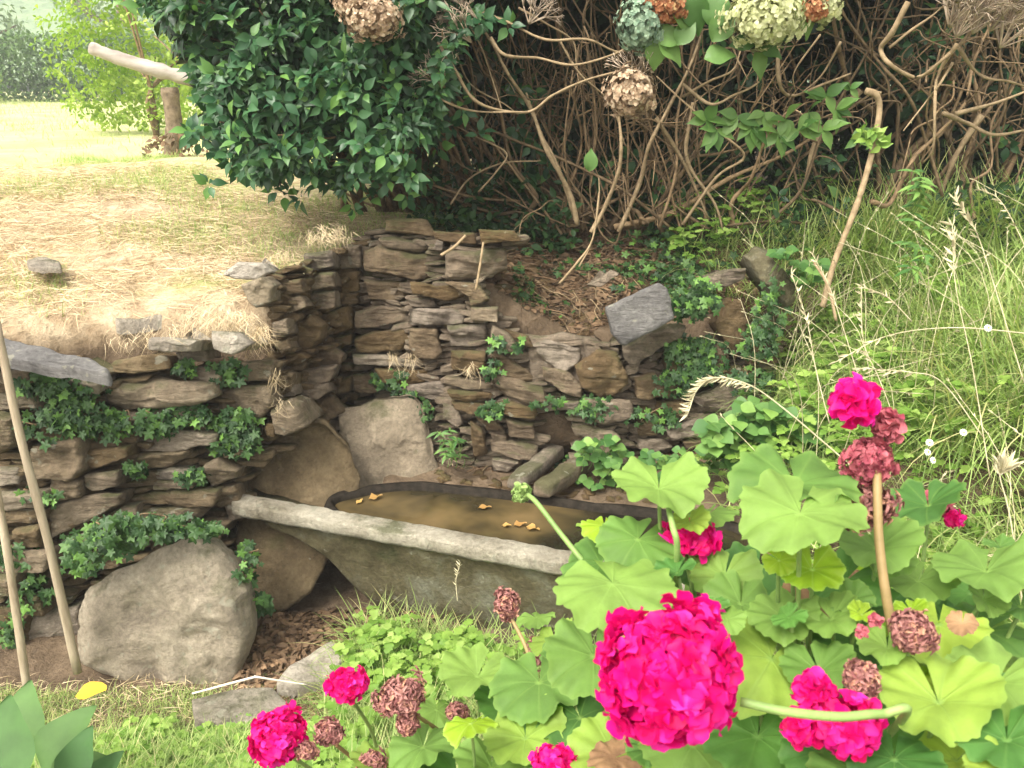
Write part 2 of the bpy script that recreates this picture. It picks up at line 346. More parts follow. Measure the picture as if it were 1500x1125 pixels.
DIP = False; qx, qy = np.meshgrid(np.linspace(.04, .34, 22), np.linspace(3.19, 4.4, 30)); qz = terr(qx, qy) + .006
V = np.concatenate([np.stack([qx, qy, qz], -1).reshape(-1, 3), np.stack([qx, qy, np.full_like(qz, .575)], -1).reshape(-1, 3)]); f_ = (np.arange(29)[:, None] * 22 + np.arange(21)[None]).ravel(); t_ = np.stack([f_, f_ + 1, f_ + 23, f_ + 22], -1)
e1 = np.arange(21); e2 = np.arange(29) * 22; sd_ = [np.stack([e1, e1 + 660, e1 + 661, e1 + 1], -1), np.stack([e1 + 638, e1 + 639, e1 + 1299, e1 + 1298], -1), np.stack([e2, e2 + 22, e2 + 682, e2 + 660], -1), np.stack([e2 + 21, e2 + 681, e2 + 703, e2 + 43], -1)]
tag(mesh('ground', V, np.vstack([t_, t_[:, ::-1] + 660] + sd_), m), kind='structure')
# ------------------------------------------------------------------ stones
def wallY(px, py):
    b = np.interp(px, [-200, 0, 400, 425, 470, 515, 560, 700, 850, 1000, 1150], [2.5, 2.5, 2.83, 2.92, 3.12, 3.38, 3.32, 3.1, 3.1, 3.18, 3.18])
    z = PY(px, py, b)[2]
    return b + .09 * (z - .5)
def stone_geo(poly, Y, thick=.2, bulge=.03, segs=64, rings=10, amp=.012, seed=0, strata=.5, proud=None, lean=0.):
    """a stone with its own outline, thickness and broken surface, from an outline on the wall face"""
    Pw = np.array([PY(a, b, Y) for a, b in poly]); c = Pw.mean(0); Q = Pw - c
    # polygon -> radius by angle (star shaped), sample at even arc
    Qc = np.vstack([Q, Q[:1]]); L = np.linalg.norm(np.diff(Qc, axis=0), axis=1); cum = np.concatenate([[0], np.cumsum(L)])
    t = np.linspace(0, cum[-1], segs, endpoint=False)
    E = np.stack([np.interp(t, cum, Qc[:, k]) for k in range(3)], -1)
    E = .88 * E + .06 * (np.roll(E, 1, 0) + np.roll(E, -1, 0)); E = E + (.05 * min(1, .07 / (.5 * np.ptp(Q[:, 0]) + .01)) * np.linalg.norm(E, axis=1) * vnoise(E + c + seed, 40))[:, None] * norm(E)
    rs_ = np.random.default_rng(int(seed) + 5); tx_, tz_ = rs_.normal(0, .12, 2); 
    size = math.sqrt(abs(np.sum(Q[:, 0] * np.roll(Q[:, 2], -1) - np.roll(Q[:, 0], -1) * Q[:, 2])) / 2) + 1e-3
    amp = amp * min(1.6, size / .12); bulge = bulge * min(1.5, size / .1)
    bulge = bulge * .7; V = [np.zeros((1, 3)) + [0, -bulge, 0]]; rr = np.linspace(0, 1, rings + 1)[1:] ** .7
    for r in rr:
        q = E * (r * (1 - .03 * r ** 6)); q[:, 1] = -bulge * (1 - r ** 9) + E[:, 0] * r * tx_ + E[:, 2] * r * tz_; V.append(q)
    V.append(E + [0, .012, 0])
    V.append(E * .97 + [0, thick * .5, -thick * .12]); V.append(E * .82 + [0, thick, -thick * .3]); V.append(np.zeros((1, 3)) + [0, thick, 0])
    V = np.vstack(V); off = seed * 3.71
    d = amp * fbm(V + c + off, 5 / max(size, .08) ** .5 * 1.0, 4)
    st = (V[:, 2] + .12 * V[:, 0] + .01 * vnoise(V + off, 12)) / .017
    d2 = strata * .016 * (vnoise(np.stack([st * 0 + off, np.floor(st), st * 0], -1) * 1.0 + .5))
    rg_ = np.abs(vnoise(V + c + off, 9)) + .5 * np.abs(vnoise(V + c + off + 3, 21)); d = d + amp * 1.1 * (rg_ - .45) * -1
    V[:, 1] += -(d + d2) ; V[:, 0] += .5 * amp * vnoise(V + c + 9 + off, 18); V[:, 2] += .5 * amp * vnoise(V + c + 29 + off, 18)
    V[:, 1] += lean * V[:, 2]
    nr = rings + 3; F4 = []; j = np.arange(segs); j2 = (j + 1) % segs
    for i in range(nr - 1):
        a = 1 + i * segs; F4.append(np.stack([a + j, a + j2, a + segs + j2, a + segs + j], -1))
    F3 = [np.stack([np.zeros(segs, int), j2 + 1, j + 1], -1)]; e = 1 + (nr - 1) * segs
    F3.append(np.stack([np.full(segs, len(V) - 1), e + j, e + j2], -1))
    return V + c, np.vstack(F4), np.vstack(F3)
_sd = [0]
def stone(poly, mat, parent=None, name='stone', Y=None, dY=0., **kw):
    _sd[0] += 1; cx = sum(a for a, b in poly) / len(poly); cy = sum(b for a, b in poly) / len(poly)
    if Y is None: Y = wallY(cx, cy) + dY
    b = Buf(); V, F4, F3 = stone_geo(poly, Y, seed=_sd[0], **kw); b.add(V, F4, F3)
    o = b.build(name, mat, parent)
    if parent is None:
        c = V.mean(0); o.data.transform(__import__('mathutils').Matrix.Translation(-Vector(c))); o.location = c
    return o
LEFT = [[(165,530),(200,523),(245,522),(250,538),(225,545),(170,543)],[(150,565),(230,558),(312,565),(315,585),(290,595),(180,598),(150,590)],
[(253,545),(290,537),(327,547),(325,560),(270,560)],[(353,530),(400,530),(403,555),(355,560)],[(318,568),(400,562),(408,590),(385,612),(320,607)],
[(205,645),(250,630),(318,635),(315,650),(260,660),(205,660)],[(120,662),(185,655),(187,670),(135,687),(120,680)],
[(175,680),(205,665),(272,662),(272,672),(240,687),(180,690)],[(300,680),(320,672),(348,690),(345,705),(310,714),(300,700)],[(213,695),(250,685),(283,690),(282,700),(225,704)],
[(123,697),(172,691),(175,712),(135,721),(122,714)],[(45,655),(115,640),(120,690),(105,705),(50,700)],[(0,605),(20,612),(23,650),(0,665),(-30,650),(-30,610)],[(-25,685),(25,687),(27,708),(0,712),(-25,710)],
[(-5,545),(42,540),(46,562),(0,562)],[(-5,578),(50,580),(52,598),(-5,602)],[(55,552),(150,556),(150,575),(60,576)],[(55,600),(140,600),(145,620),(58,625)],[(150,604),(230,602),(300,606),(300,625),(220,628),(150,624)],
[(60,628),(112,628),(118,648),(62,652)],[(322,614),(375,616),(380,640),(330,640)],[(325,645),(370,645),(362,668),(330,668)],[(150,632),(200,632),(200,652),(150,650)],
[(218,722),(250,717),(320,719),(319,737),(260,742),(216,740)],[(205,745),(262,745),(312,741),(285,767),(262,760),(207,760)],[(220,707),(282,706),(284,715),(224,717)],
[(72,765),(68,742),(120,732),(180,722),(178,740),(110,776),(75,786)],[(30,842),(75,838),(80,858),(35,868)],[(20,775),(60,770),(58,802),(20,805)],[(275,770),(300,762),(338,764),(330,778),(280,786)],
[(85,795),(130,780),(142,798),(92,822)],[(-20,720),(60,722),(64,745),(-20,748)],[(-25,752),(65,750),(62,768),(-25,770)],[(-25,808),(70,810),(72,836),(-25,838)],[(-25,842),(24,842),(28,870),(-25,872)],
[(10,872),(60,870),(70,900),(15,902)],[(-25,905),(40,905),(46,950),(-25,955)],[(45,900),(112,890),(120,955),(60,965),(42,940)],[(300,718),(345,712),(350,735),(322,745)],[(180,742),(203,738),(200,765),(150,775),(130,768)],
[(140,775),(200,770),(260,768),(272,785),(200,795),(145,796)],[(255,515),(300,512),(305,528),(258,532)],[(-25,515),(30,524),(60,532),(58,540),(-25,536)],[(60,540),(110,538),(160,548),(150,554),(62,552)],
[(330,740),(360,735),(362,760),(335,764)],[(410,545),(428,548),(428,575),(412,580)],[(75,700),(118,705),(120,728),(70,735)]]
RECESS = [[(425,480),(455,462),(475,475),(470,500),(448,517),(425,500)],[(455,510),(485,508),(503,520),(500,533),(465,537),(455,525)],[(420,517),(440,518),(453,525),(440,534),(420,530)],
[(430,545),(460,540),(495,535),(485,557),(450,567),(430,564)],[(440,570),(480,562),(485,575),(460,585),(440,584)],[(450,590),(485,582),(505,605),(490,614),(460,614)],[(412,440),(440,433),(450,450),(415,464)],
[(398,475),(420,468),(424,490),(400,498)],[(402,503),(420,497),(427,510),(412,519)],[(478,455),(510,448),(515,482),(488,492)],[(497,400),(525,398),(527,427),(500,428)],[(490,365),(528,358),(530,394),(495,396)],
[(450,430),(490,426),(492,450),(456,456)],[(410,415),(440,408),(446,428),(412,434)],[(450,402),(490,398),(492,420),(452,424)],[(445,372),(486,368),(488,392),(448,396)],[(500,432),(526,430),(520,446),(498,448)],
[(488,495),(514,490),(514,506),(490,508)],[(490,560),(514,550),(512,575),(492,578)],[(404,562),(430,566),(432,582),(408,584)],[(462,614),(500,616),(500,628),(480,632),(462,622)]]
BACK = [[(563,320),(625,322),(640,347),(600,343),(565,337)],[(632,338),(694,341),(700,357),(640,353)],[(700,336),(752,338),(764,353),(706,358)],[(553,348),(575,345),(625,355),(630,365),(615,371),(560,362)],
[(533,367),(555,361),(650,377),(648,402),(600,409),(560,402),(533,397)],[(652,370),(740,362),(745,395),(700,412),(652,408)],[(533,412),(560,410),(597,415),(597,435),(570,443),(540,436)],
[(600,413),(640,420),(688,414),(680,436),(650,441),(605,430)],[(520,457),(560,449),(595,451),(595,471),(550,480),(520,479)],[(597,439),(635,437),(640,449),(600,451)],[(599,454),(640,452),(682,455),(680,472),(640,476),(600,476)],
[(518,495),(545,485),(596,482),(598,500),(593,512),(550,517),(520,516)],[(600,480),(640,480),(649,515),(640,525),(606,525),(598,510)],[(517,520),(560,522),(600,530),(649,527),(648,538),(600,539),(545,534),(517,532)],
[(660,513),(713,515),(713,541),(690,549),(660,541)],[(650,552),(700,558),(722,563),(720,571),(680,571),(652,562)],[(655,572),(700,575),(720,577),(716,586),(680,587),(660,582)],[(660,590),(700,591),(725,597),(722,606),(690,606),(665,600)],
[(720,553),(760,558),(795,568),(804,585),(780,593),(740,581),(722,570)],[(717,515),(740,520),(775,545),(792,562),(765,560),(730,548)],[(725,592),(750,589),(787,600),(785,614),(750,610),(728,602)],[(740,614),(780,620),(784,642),(745,642)],
[(718,650),(750,647),(787,655),(786,668),(755,671),(720,662)],[(778,505),(800,498),(850,510),(850,530),(830,543),(800,532)],[(738,483),(775,493),(782,508),(768,512)],[(595,565),(650,558),(658,575),(640,587),(600,580)],
[(515,550),(545,546),(562,565),(550,575),(518,572)],[(688,618),(706,630),(715,670),(692,672)],[(648,592),(670,600),(678,617),(670,627),(650,612)],[(655,478),(712,474),(716,508),(660,510)],[(548,540),(600,542),(648,541),(648,556),(600,562),(560,560)],
[(720,475),(745,488),(765,512),(740,516),(718,508)],[(840,537),(880,510),(905,520),(920,550),(922,566),(900,581),(875,581),(850,562)],[(912,507),(980,474),(1006,476),(1000,491),(960,516),(925,538),(914,526)],
[(930,555),(960,547),(996,567),(987,582),(955,587),(930,579)],[(1045,470),(1065,435),(1090,440),(1097,470),(1087,500),(1075,527),(1063,502)],[(1030,405),(1060,396),(1094,393),(1092,411),(1060,424),(1036,421)],
[(972,530),(990,521),(1012,525),(1006,541),(978,546)],[(1010,582),(1050,565),(1120,558),(1146,570),(1142,592),(1100,603),(1035,602)],[(975,630),(1010,619),(1060,610),(1086,622),(1080,636),(1020,642),(980,641)],
[(838,628),(860,624),(900,632),(909,640),(880,646),(843,641)],[(998,645),(1045,643),(1048,653),(1005,656)],[(932,620),(960,617),(965,638),(935,639)],[(935,645),(970,645),(987,655),(960,663),(935,657)],
[(793,538),(830,543),(854,565),(853,582),(820,572),(798,557)],[(860,418),(895,396),(908,401),(877,420)],[(843,651),(905,650),(908,663),(850,665)],[(855,585),(925,588),(930,612),(890,622),(850,612)],[(935,590),(1000,586),(1005,612),(940,616)],
[(690,607),(722,611),(738,628),(712,632)],[(718,634),(742,640),(744,650),(720,648)],[(720,672),(760,674),(745,692),(722,690)],[(855,668),(905,668),(930,680),(870,684)],[(1050,505),(1064,508),(1070,530),(1048,540),(1022,548),(1016,530)],
[(1020,550),(1080,535),(1120,545),(1116,557),(1050,562)],[(790,590),(850,586),(848,600),(800,602)],[(1090,500),(1130,490),(1140,530),(1095,535)],[(640,350),(650,352),(648,368),(634,366)],[(650,414),(700,418),(720,440),(690,450),(686,436)],[(690,452),(730,450),(730,470),(690,472)]]
def in_poly(x, y, p):
    c = False
    for i in range(len(p)):
        (a, b), (d, e) = p[i], p[i - 1]
        if (b > y) != (e > y) and x < (d - a) * (y - b) / (e - b) + a: c = not c
    return c
def filler(parent, region, mat, step=(34, 20), dY=.05, skip=None, n=999):
    xs = [a for a, b in region]; ys = [b for a, b in region]; b = Buf(); y = min(ys)
    while y < max(ys):
        x = min(xs) + random.uniform(-15, 0); h = step[1] * random.uniform(.7, 1.3)
        while x < max(xs):
            wd = step[0] * random.uniform(.6, 1.6); cx, cy = x + wd / 2, y + h / 2
            if in_poly(cx, cy, region) and not (skip and in_poly(cx, cy, skip)):
                _sd[0] += 1; j = lambda: random.uniform(-4, 4)
                sk = random.uniform(-4, 4); pl = [(x + j(), y + 2 - sk), (cx + j(), y + j() * .4), (x + wd + j(), y + sk), (x + wd + j(), cy + sk), (x + wd - 3 + j(), y + h - 1 + sk), (cx, y + h + j() * .4), (x + j(), y + h - sk), (x - 2 + j(), cy - sk)]
                V, F4, F3 = stone_geo(pl, wallY(cx, cy) + dY + random.uniform(-.03, .03), thick=.12, seed=_sd[0], segs=26, rings=4, bulge=.012, strata=1); b.add(V, F4, F3)
            x += wd
        y += h
    return b.build('packing_stones', mat, parent)
HOLE = [(785, 600), (845, 592), (850, 640), (848, 700), (780, 700), (792, 640)]
wl = thing('stone_wall', 'low dry stone wall of flat tan stones under the hay covered terrace edge, behind the two leaning stakes', 'stone wall', loc=(-1.4, 2.5, 0))
wr = thing('stone_wall', 'shaded dark return wall of stacked rubble running back into the deep corner of the pit', 'stone wall', loc=(-.72, 2.9, 0))
wb = thing('stone_wall', 'brown rubble retaining wall behind the trough with the spring hole at its foot', 'stone wall', loc=(.1, 3.15, 0))
def keep(parent):      # parts are built in world space under an Empty standing at the base
    parent['_w'] = 1
for t_ in (wl, wr, wb): keep(t_)
def fix_parents():
    for o in list(COL.objects):
        if o.parent and o.parent.get('_w') and not o.get('_local'): o.matrix_parent_inverse = o.parent.matrix_basis.inverted()
for pl in LEFT: stone(pl, M_wall, wl, dY=random.uniform(-.04, .01), thick=.16, bulge=.014, strata=1.)
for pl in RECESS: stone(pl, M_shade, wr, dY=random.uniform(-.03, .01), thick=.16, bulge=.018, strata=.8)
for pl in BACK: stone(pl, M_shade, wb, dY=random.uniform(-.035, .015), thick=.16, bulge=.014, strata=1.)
filler(wl, [(-120, 525), (200, 545), (395, 530), (415, 640), (360, 700), (330, 760), (330, 1000), (-120, 985)], M_wall, (44, 9), .03)
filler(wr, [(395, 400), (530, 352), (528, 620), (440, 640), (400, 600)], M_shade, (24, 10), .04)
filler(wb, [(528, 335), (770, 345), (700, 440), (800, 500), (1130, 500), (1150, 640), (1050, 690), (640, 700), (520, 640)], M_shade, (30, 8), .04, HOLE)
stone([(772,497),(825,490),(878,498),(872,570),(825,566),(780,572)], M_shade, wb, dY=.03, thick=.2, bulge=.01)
stone([(395,600),(425,583),(440,590),(456,620),(420,638),(403,636)], M_wall, wl, Y=2.8, thick=.25, bulge=.05)
stone([(388,622),(404,620),(404,641),(389,639)], M_wall, wl, Y=2.8)
# capstones
caps = [([(217,497),(287,500),(285,517),(240,516),(217,511)], 2.62, 'flat pale capstone at the hay covered wall edge, with dead grass lying on it'),
        ([(308,487),(350,489),(370,505),(345,519),(312,511)], 2.66, 'dark edged capstone poking out under the overhanging hay tuft'),
        ([(350,418),(385,405),(401,420),(398,441),(375,452),(360,442)], 2.86, 'chunky pale green block capping the inside corner of the terrace'),
        ([(325,400),(348,385),(385,386),(398,398),(380,410),(342,408)], 2.95, 'flat slab lying at the terrace edge, farther back than the chunky corner block')]
for pl, Y, lb in caps: tag(stone(pl, M_bould, Y=Y, thick=.22, bulge=.02, name='capstone'), lb, 'stone', 'capstones on the terrace edge')
# grey plank-like slab at far left on the wall
# boulders and slabs
_sd[0] += 31
tag(stone([(112,900),(128,862),(200,828),(262,802),(302,804),(328,826),(345,850),(362,872),(371,930),(362,962),(352,992),(325,1014),(290,1018),(255,998),(200,988),(150,978),(115,965)], M_bould, Y=2.33, thick=.16, bulge=.045, rings=16, segs=100, amp=.011, name='boulder', strata=.1, lean=.12), 'large pale rounded boulder with a cracked corner at the foot of the ivy wall', 'boulder')
tag(stone([(348,770),(355,700),(362,664),(382,644),(430,633),(460,622),(488,638),(508,662),(524,700),(528,745),(490,800),(468,842),(430,864),(385,864),(352,832),(345,800)], M_slab, Y=2.88, thick=.1, bulge=.02, rings=14, segs=90, amp=.009, name='boulder', strata=0, lean=.1), 'smooth brown upright boulder standing behind the left end of the trough rim', 'boulder')
tag(stone([(488,612),(540,597),(602,588),(614,600),(628,640),(642,684),(622,712),(560,722),(520,726),(504,690)], M_slab, Y=3.12, thick=.12, bulge=.03, rings=12, segs=80, amp=.012, name='stone_slab', strata=0, lean=.3), 'broad flat brown slab leaning against the wall at the back corner of the trough', 'stone slab')
tag(stone([(888,452),(968,417),(982,425),(988,468),(912,504),(896,490)], M_grey, Y=3.0, thick=.1, bulge=.008, segs=60, amp=.006, name='stone_block', strata=.2, lean=.25), 'squared grey slate block tilted on the back wall', 'stone block')
tag(stone([(1092,377),(1110,362),(1127,368),(1143,393),(1163,417),(1163,440),(1147,450),(1127,433),(1103,400)], M_conc, Y=3.25, thick=.13, bulge=.05, segs=60, amp=.012, name='standing_stone', strata=.1, lean=.2), 'long mossy rounded stone leaning in the soil to the right of the grey block', 'stone')
# big boulder's flat companion, stones on ground
def flat_stone(poly, z, mat, lab, th=.05):
    P = np.array([PZ(a, b, z) for a, b in poly]); c = P.mean(0); n = 48
    Qc = np.vstack([P, P[:1]]); L = np.linalg.norm(np.diff(Qc, axis=0), axis=1); cum = np.concatenate([[0], np.cumsum(L)]); t = np.linspace(0, cum[-1], n, endpoint=False)
    E = np.stack([np.interp(t, cum, Qc[:, k]) for k in range(3)], -1) - c; V = [np.zeros((1, 3))]
    for r in (.3, .6, .85, .97, 1): V.append(E * r)
    V[-1] = V[-1] - [0, 0, .008]; V.append(E * 1.02 - [0, 0, th]); V = np.vstack(V); V[:, 2] += .012 * fbm(V + c, 9, 3); V += c
    j = np.arange(n); j2 = (j + 1) % n; b = Buf()
    b.add(V, np.vstack([np.stack([1 + i * n + j, 1 + i * n + j2, 1 + (i + 1) * n + j2, 1 + (i + 1) * n + j], -1)[:, ::-1] for i in range(5)]), np.stack([np.zeros(n, int), 1 + j, 1 + j2], -1))
    return tag(b.build('paving_stone', mat), lab, 'stone')
flat_stone([(280,1020),(330,1012),(400,1008),(432,1030),(405,1056),(340,1064),(285,1052)], .1, M_bould, 'flat grey stone lying in the grass right below the big pale boulder')
flat_stone([(405,1000),(432,968),(485,938),(512,955),(486,988),(430,1006)], .07, M_bould, 'slanting flat grey stone half sunk in weeds beside the dark hollow')
flat_stone([(-90,508),(-40,514),(0,520),(80,533),(155,548),(164,543),(138,529),(110,519),(50,505),(0,493),(-90,474)], 1.1, M_grey, 'long grey slab lying on the left wall top, tapering towards the ivy', .035)
flat_stone([(38,380),(60,376),(88,382),(90,392),(60,396),(42,392)], 1.21, M_bould, 'small pale stone lying loose among the hay on the terrace', .015)
flat_stone([(160,455),(200,440),(270,436),(285,447),(240,460),(170,468)], 1.075, M_bould, 'long brown stone half buried in hay near the terrace edge')
# spring channel: two long dressed stones
def beam(A, B, wd, ht, name, lab, mat, seedv):
    A = np.array(A); B = np.array(B); d = norm(B - A); s = norm(np.cross(d, [0, 0, 1])); u = np.cross(s, d); n = 12; k = 16
    V = []; 
    for i in range(n + 1):
        t = i / n; e = 1 - .12 * (abs(2 * t - 1) ** 6)
        for j in range(k):
            a = 2 * math.pi * j / k; ca, sa = math.cos(a), math.sin(a); q = (abs(ca) ** 5 + abs(sa) ** 5) ** -.2
            V.append(A + (B - A) * t + e * q * (ca * s * wd / 2 + sa * u * ht / 2))
    V = np.array(V); V += .008 * np.stack([fbm(V + seedv, 12, 3), fbm(V + seedv + 5, 12, 3), fbm(V + seedv + 9, 12, 3)], -1)
    i = np.arange(n)[:, None] * k; j = np.arange(k)[None]; F = np.stack([i + j, i + (j + 1) % k, i + k + (j + 1) % k, i + k + j], -1).reshape(-1, 4)
    V = np.vstack([V, A - d * .005, B + d * .005]); jj = np.arange(k); b = Buf()
    b.add(V, F, np.vstack([np.stack([np.full(k, len(V) - 2), (jj + 1) % k, jj], -1), np.stack([np.full(k, len(V) - 1), n * k + jj, n * k + (jj + 1) % k], -1)]))
    return tag(b.build(name, mat), lab, 'stone')
beam(PY(828, 650, 3.3), PZ(757, 706, .46), .075, .06, 'channel_stone', 'left stone of the pair guiding spring water out of the dark hole into the trough', M_shade, 1)
beam(PY(868, 672, 3.16), PZ(793, 718, .44), .075, .06, 'channel_stone', 'right stone of the pair guiding spring water out of the dark hole into the trough', M_shade, 4)

# ------------------------------------------------------------------ trough
tr = thing('water_trough', 'long mossy concrete water trough with a sloping end and a pale worn rim', 'trough', loc=(-.2, 2.6, 0)); keep(tr)
def G(x, y, z): return np.array([x, y, z])
RZ = .42
FL, FR = np.array([-1.03, 2.735]), np.array([.70, 2.16])
fd = (FR - FL) / np.linalg.norm(FR - FL); fn = np.array([-fd[1], fd[0]])   # fn points to the back
def fp(t, back=0., z=0.): q = FL + (FR - FL) * t + fn * back; return np.array([q[0], q[1], z])
b = Buf(); nT = 90; ts = np.linspace(0, 1, nT)
def loft(buf, rows, close=False):
    rows = np.array(rows); n, k = rows.shape[:2]; i = np.arange(n - 1)[:, None] * k; kk = k if close else k - 1; j = np.arange(kk)[None]
    buf.add(rows.reshape(-1, 3), np.stack([i + j, i + (j + 1) % k, i + k + (j + 1) % k, i + k + j], -1).reshape(-1, 4))
rows = []
for t in ts:                                                       # rim: rounded bar
    nv = .003 * vnoise(np.array([t * 60, 1.2, 3.]), 1) - .006 * max(0, vnoise(np.array([t * 90, 7.2, 3.]), 1) - .45) ; e = min(1, .35 + (t / .02) ** .5) if t < .02 else 1; r_ = []
    for (o1, z1) in [(-.0, -.05), (-.004, -.04), (-.004, -.006), (.002, 0), (.03, .001), (.072, .001), (.08, -.004), (.082, -.02), (.08, -.07), (.03, -.07), (.012, -.052)]:
        q = fp(t, .04 + (o1 - .04) * e, RZ + z1 * e + nv); q += .0022 * np.array([vnoise(q * 60), vnoise(q * 60 + 5), vnoise(q * 60 + 9)]); r_.append(q)
    rows.append(r_)
loft(b, rows, True)
for rw, rv in ((rows[0], 1), (rows[-1], 0)):
    c = np.mean(rw, 0); k = len(rw); jj = np.arange(k); F = np.stack([np.full(k, k), (jj + 1) % k, jj], -1); b.add(np.vstack([rw, c]), F if rv else F[:, ::-1])
b.build('rim', M_rim, tr)
b = Buf(); rows = []
for t in ts:                                                       # front wall, tapering under the overhanging left end
    x_along = t * 1.823; lo = np.interp(x_along, [0, .10, .25, .36, .44, .52, .60, 2], [.375, .355, .30, .23, .13, .02, -.06, -.08]); r_ = []
    for k, f in enumerate(np.linspace(0, 1, 14)):
        z = (RZ - .045) * (1 - f) + lo * f; q = fp(t, .014 + .10 * (1 - z / RZ) ** 1.1, z); q[:2] -= fn * .012 * fbm(q, 7, 3); r_.append(q)
    for f in (0, .5, 1): r_.append(fp(t, .12 + min(.42, .05 + x_along * .5) * f, lo + (f * .02)))
    r_.append(fp(t, .082, RZ - .05)); rows.append(r_)
loft(b, rows); b.build('front_panel', M_conc, tr)
# basin walls (left end, back) and floor
inn = [(-.60, 2.70), (-.66, 2.80), (-.60, 2.86), (-.40, 2.925), (-.1, 2.87), (.3, 2.76), (.8, 2.60), (.84, 2.2)]
inn = cat([(a, c, 0) for a, c in inn], 5)[:, :2]; b = Buf(); rows = []
tn = norm(np.gradient(inn, axis=0)); nn = np.stack([-tn[:, 1], tn[:, 0]], -1)
for q, n_ in zip(inn, nn):
    rows.append([[*(q - n_ * .06), .05], [*q, .36], [*(q + n_ * .006), .392 + .006 * vnoise(np.array([*q, 0]), 30)], [*(q + n_ * .026), .396 + .006 * vnoise(np.array([*q, 2]), 30)], [*(q + n_ * .036), .37], [*(q + n_ * .036), .2]])
loft(b, rows); M_wet = simple_mat('wet_black_rim', (.008, .007, .005), (.03, .024, .018), 40, .8, .8, .006, spec=.1)
b.build('back_rim', M_wet, tr)
b = Buf(); V = np.array([[-.42, 2.62, .1], [.8, 2.22, .1], [.8, 2.6, .1], [-.35, 2.85, .1]]); b.add(V, [[0, 1, 2, 3]]); b.build('basin_floor', M_conc, tr)
# water
m, nt_, p, o_ = newmat('murky_water'); P = gcoord(nt_); n1 = noise(nt_, 2.4, 4, .5, P, .3)
nt_.links.new(ramp(nt_, n1.outputs[0], [(.38, (.01, .009, .006)), (.5, (.032, .026, .013)), (.6, (.09, .065, .028)), (.72, (.16, .11, .05))]).outputs[0], p.inputs['Base Color'])
p.inputs['Roughness'].default_value = .03; p.inputs['IOR'].default_value = 1.33; p.inputs['Specular IOR Level'].default_value = .5
n2 = noise(nt_, 7, 2, .5, P); bump(nt_, n2.outputs[0], .12, .01, p)
WZ = .368
fr = [fp(t, .05, WZ)[:2] for t in np.linspace(.2, 1.02, 40)]; bk_ = np.array([inn[int(i)] for i in np.linspace(0, len(inn) - 1, 40)])
rows = [[[*(np.array(a) * (1 - f) + c * f), WZ] for f in np.linspace(0, 1, 12)] for a, c in zip(fr, bk_)]
b = Buf(); loft(b, rows); wt = b.build('water', m); tag(wt, 'still brown water filling the trough', kind='structure')

def to_np(a): return np.array(a, float)
# ------------------------------------------------------------------ leaf scatter helpers
T_ov = leaf_tpl(OVATE, 1, .25, .3); T_la = leaf_tpl(LANCE, 1, .2, .35); T_ro = leaf_tpl(ROUND, 1, .15, .2)
T_ova2 = leaf_tpl([.02, .17, .26, .2, .01], 1, .2, .25)
iv = []
def ivyr(a):
    a = (a + math.pi / 2) % (2 * math.pi); t = a / (2 * math.pi); lob = [0.5, .62, .66, 1.0, .66, .62, .5]
    k = abs(math.cos(2.5 * (a - math.pi))) ; return (.38 + .62 * k ** 1.6 * (.62 + .38 * abs(math.cos((a - math.pi) / 2)))) * .55
T_iv = radial_tpl(ivyr, 2, 17, lambda r, a: -.25 * r * r + .03 * math.sin(5 * a))
def scatter(buf, tpl, P, D, Nn, S):
    tv = tpl[0]; M = frames(D, Nn)
    for tf in tpl[1:]:
        pass
    k, n = len(P), len(tv); S = np.asarray(S, float); S = S[:, None] if S.ndim == 1 else S
    V = np.einsum('kij,knj->kni', M, tv[None] * S[:, None, :]) + P[:, None]
    offs = (np.arange(k) * n)[:, None, None]
    buf.add(V.reshape(-1, 3), *[(tf[None] + offs).reshape(-1, tf.shape[1]) for tf in tpl[1:]])
def rdir(k, z0=-1, z1=1):
    z = R.uniform(z0, z1, k); a = R.uniform(0, 2 * math.pi, k); r = np.sqrt(1 - z * z); return np.stack([r * np.cos(a), r * np.sin(a), z], -1)
def whorls(buf, tpl, tips, dirs, n, L, jitter=.25, spread=1.1):
    """n leaves round each shoot tip"""
    k = len(tips); dirs = norm(dirs); a0 = R.uniform(0, 6.28, k); ref = norm(np.cross(dirs, rdir(k))); b2 = np.cross(dirs, ref)
    for i in range(n):
        a = a0 + i * 2.4; rr = np.cos(a)[:, None] * ref + np.sin(a)[:, None] * b2
        D = norm(rr * spread * (1 - .5 * i / n) + dirs * (.35 + .8 * i / n) + R.normal(0, jitter, (k, 3)) + [0, 0, -.15])
        Nn = norm(dirs + .3 * rdir(k) + [0, 0, .5]); P = tips - dirs * (L * .5 * (1 - i / n)) + rr * .01
        s = L * R.uniform(.65, 1.15, k) * (1 - .25 * i / n); scatter(buf, tpl, P, D, Nn, s)
def in_px(P, x0, x1, y0, y1):
    v = P - CAM; d = v @ FW; px = 750 + FPX * v[:, 0] / d; py = 562.5 - FPX * (v @ UP) / d; return px, py
def project(P):
    v = P - CAM; d = v @ FW; return 750 + FPX * v[:, 0] / d, 562.5 - FPX * (v @ UP) / d, d

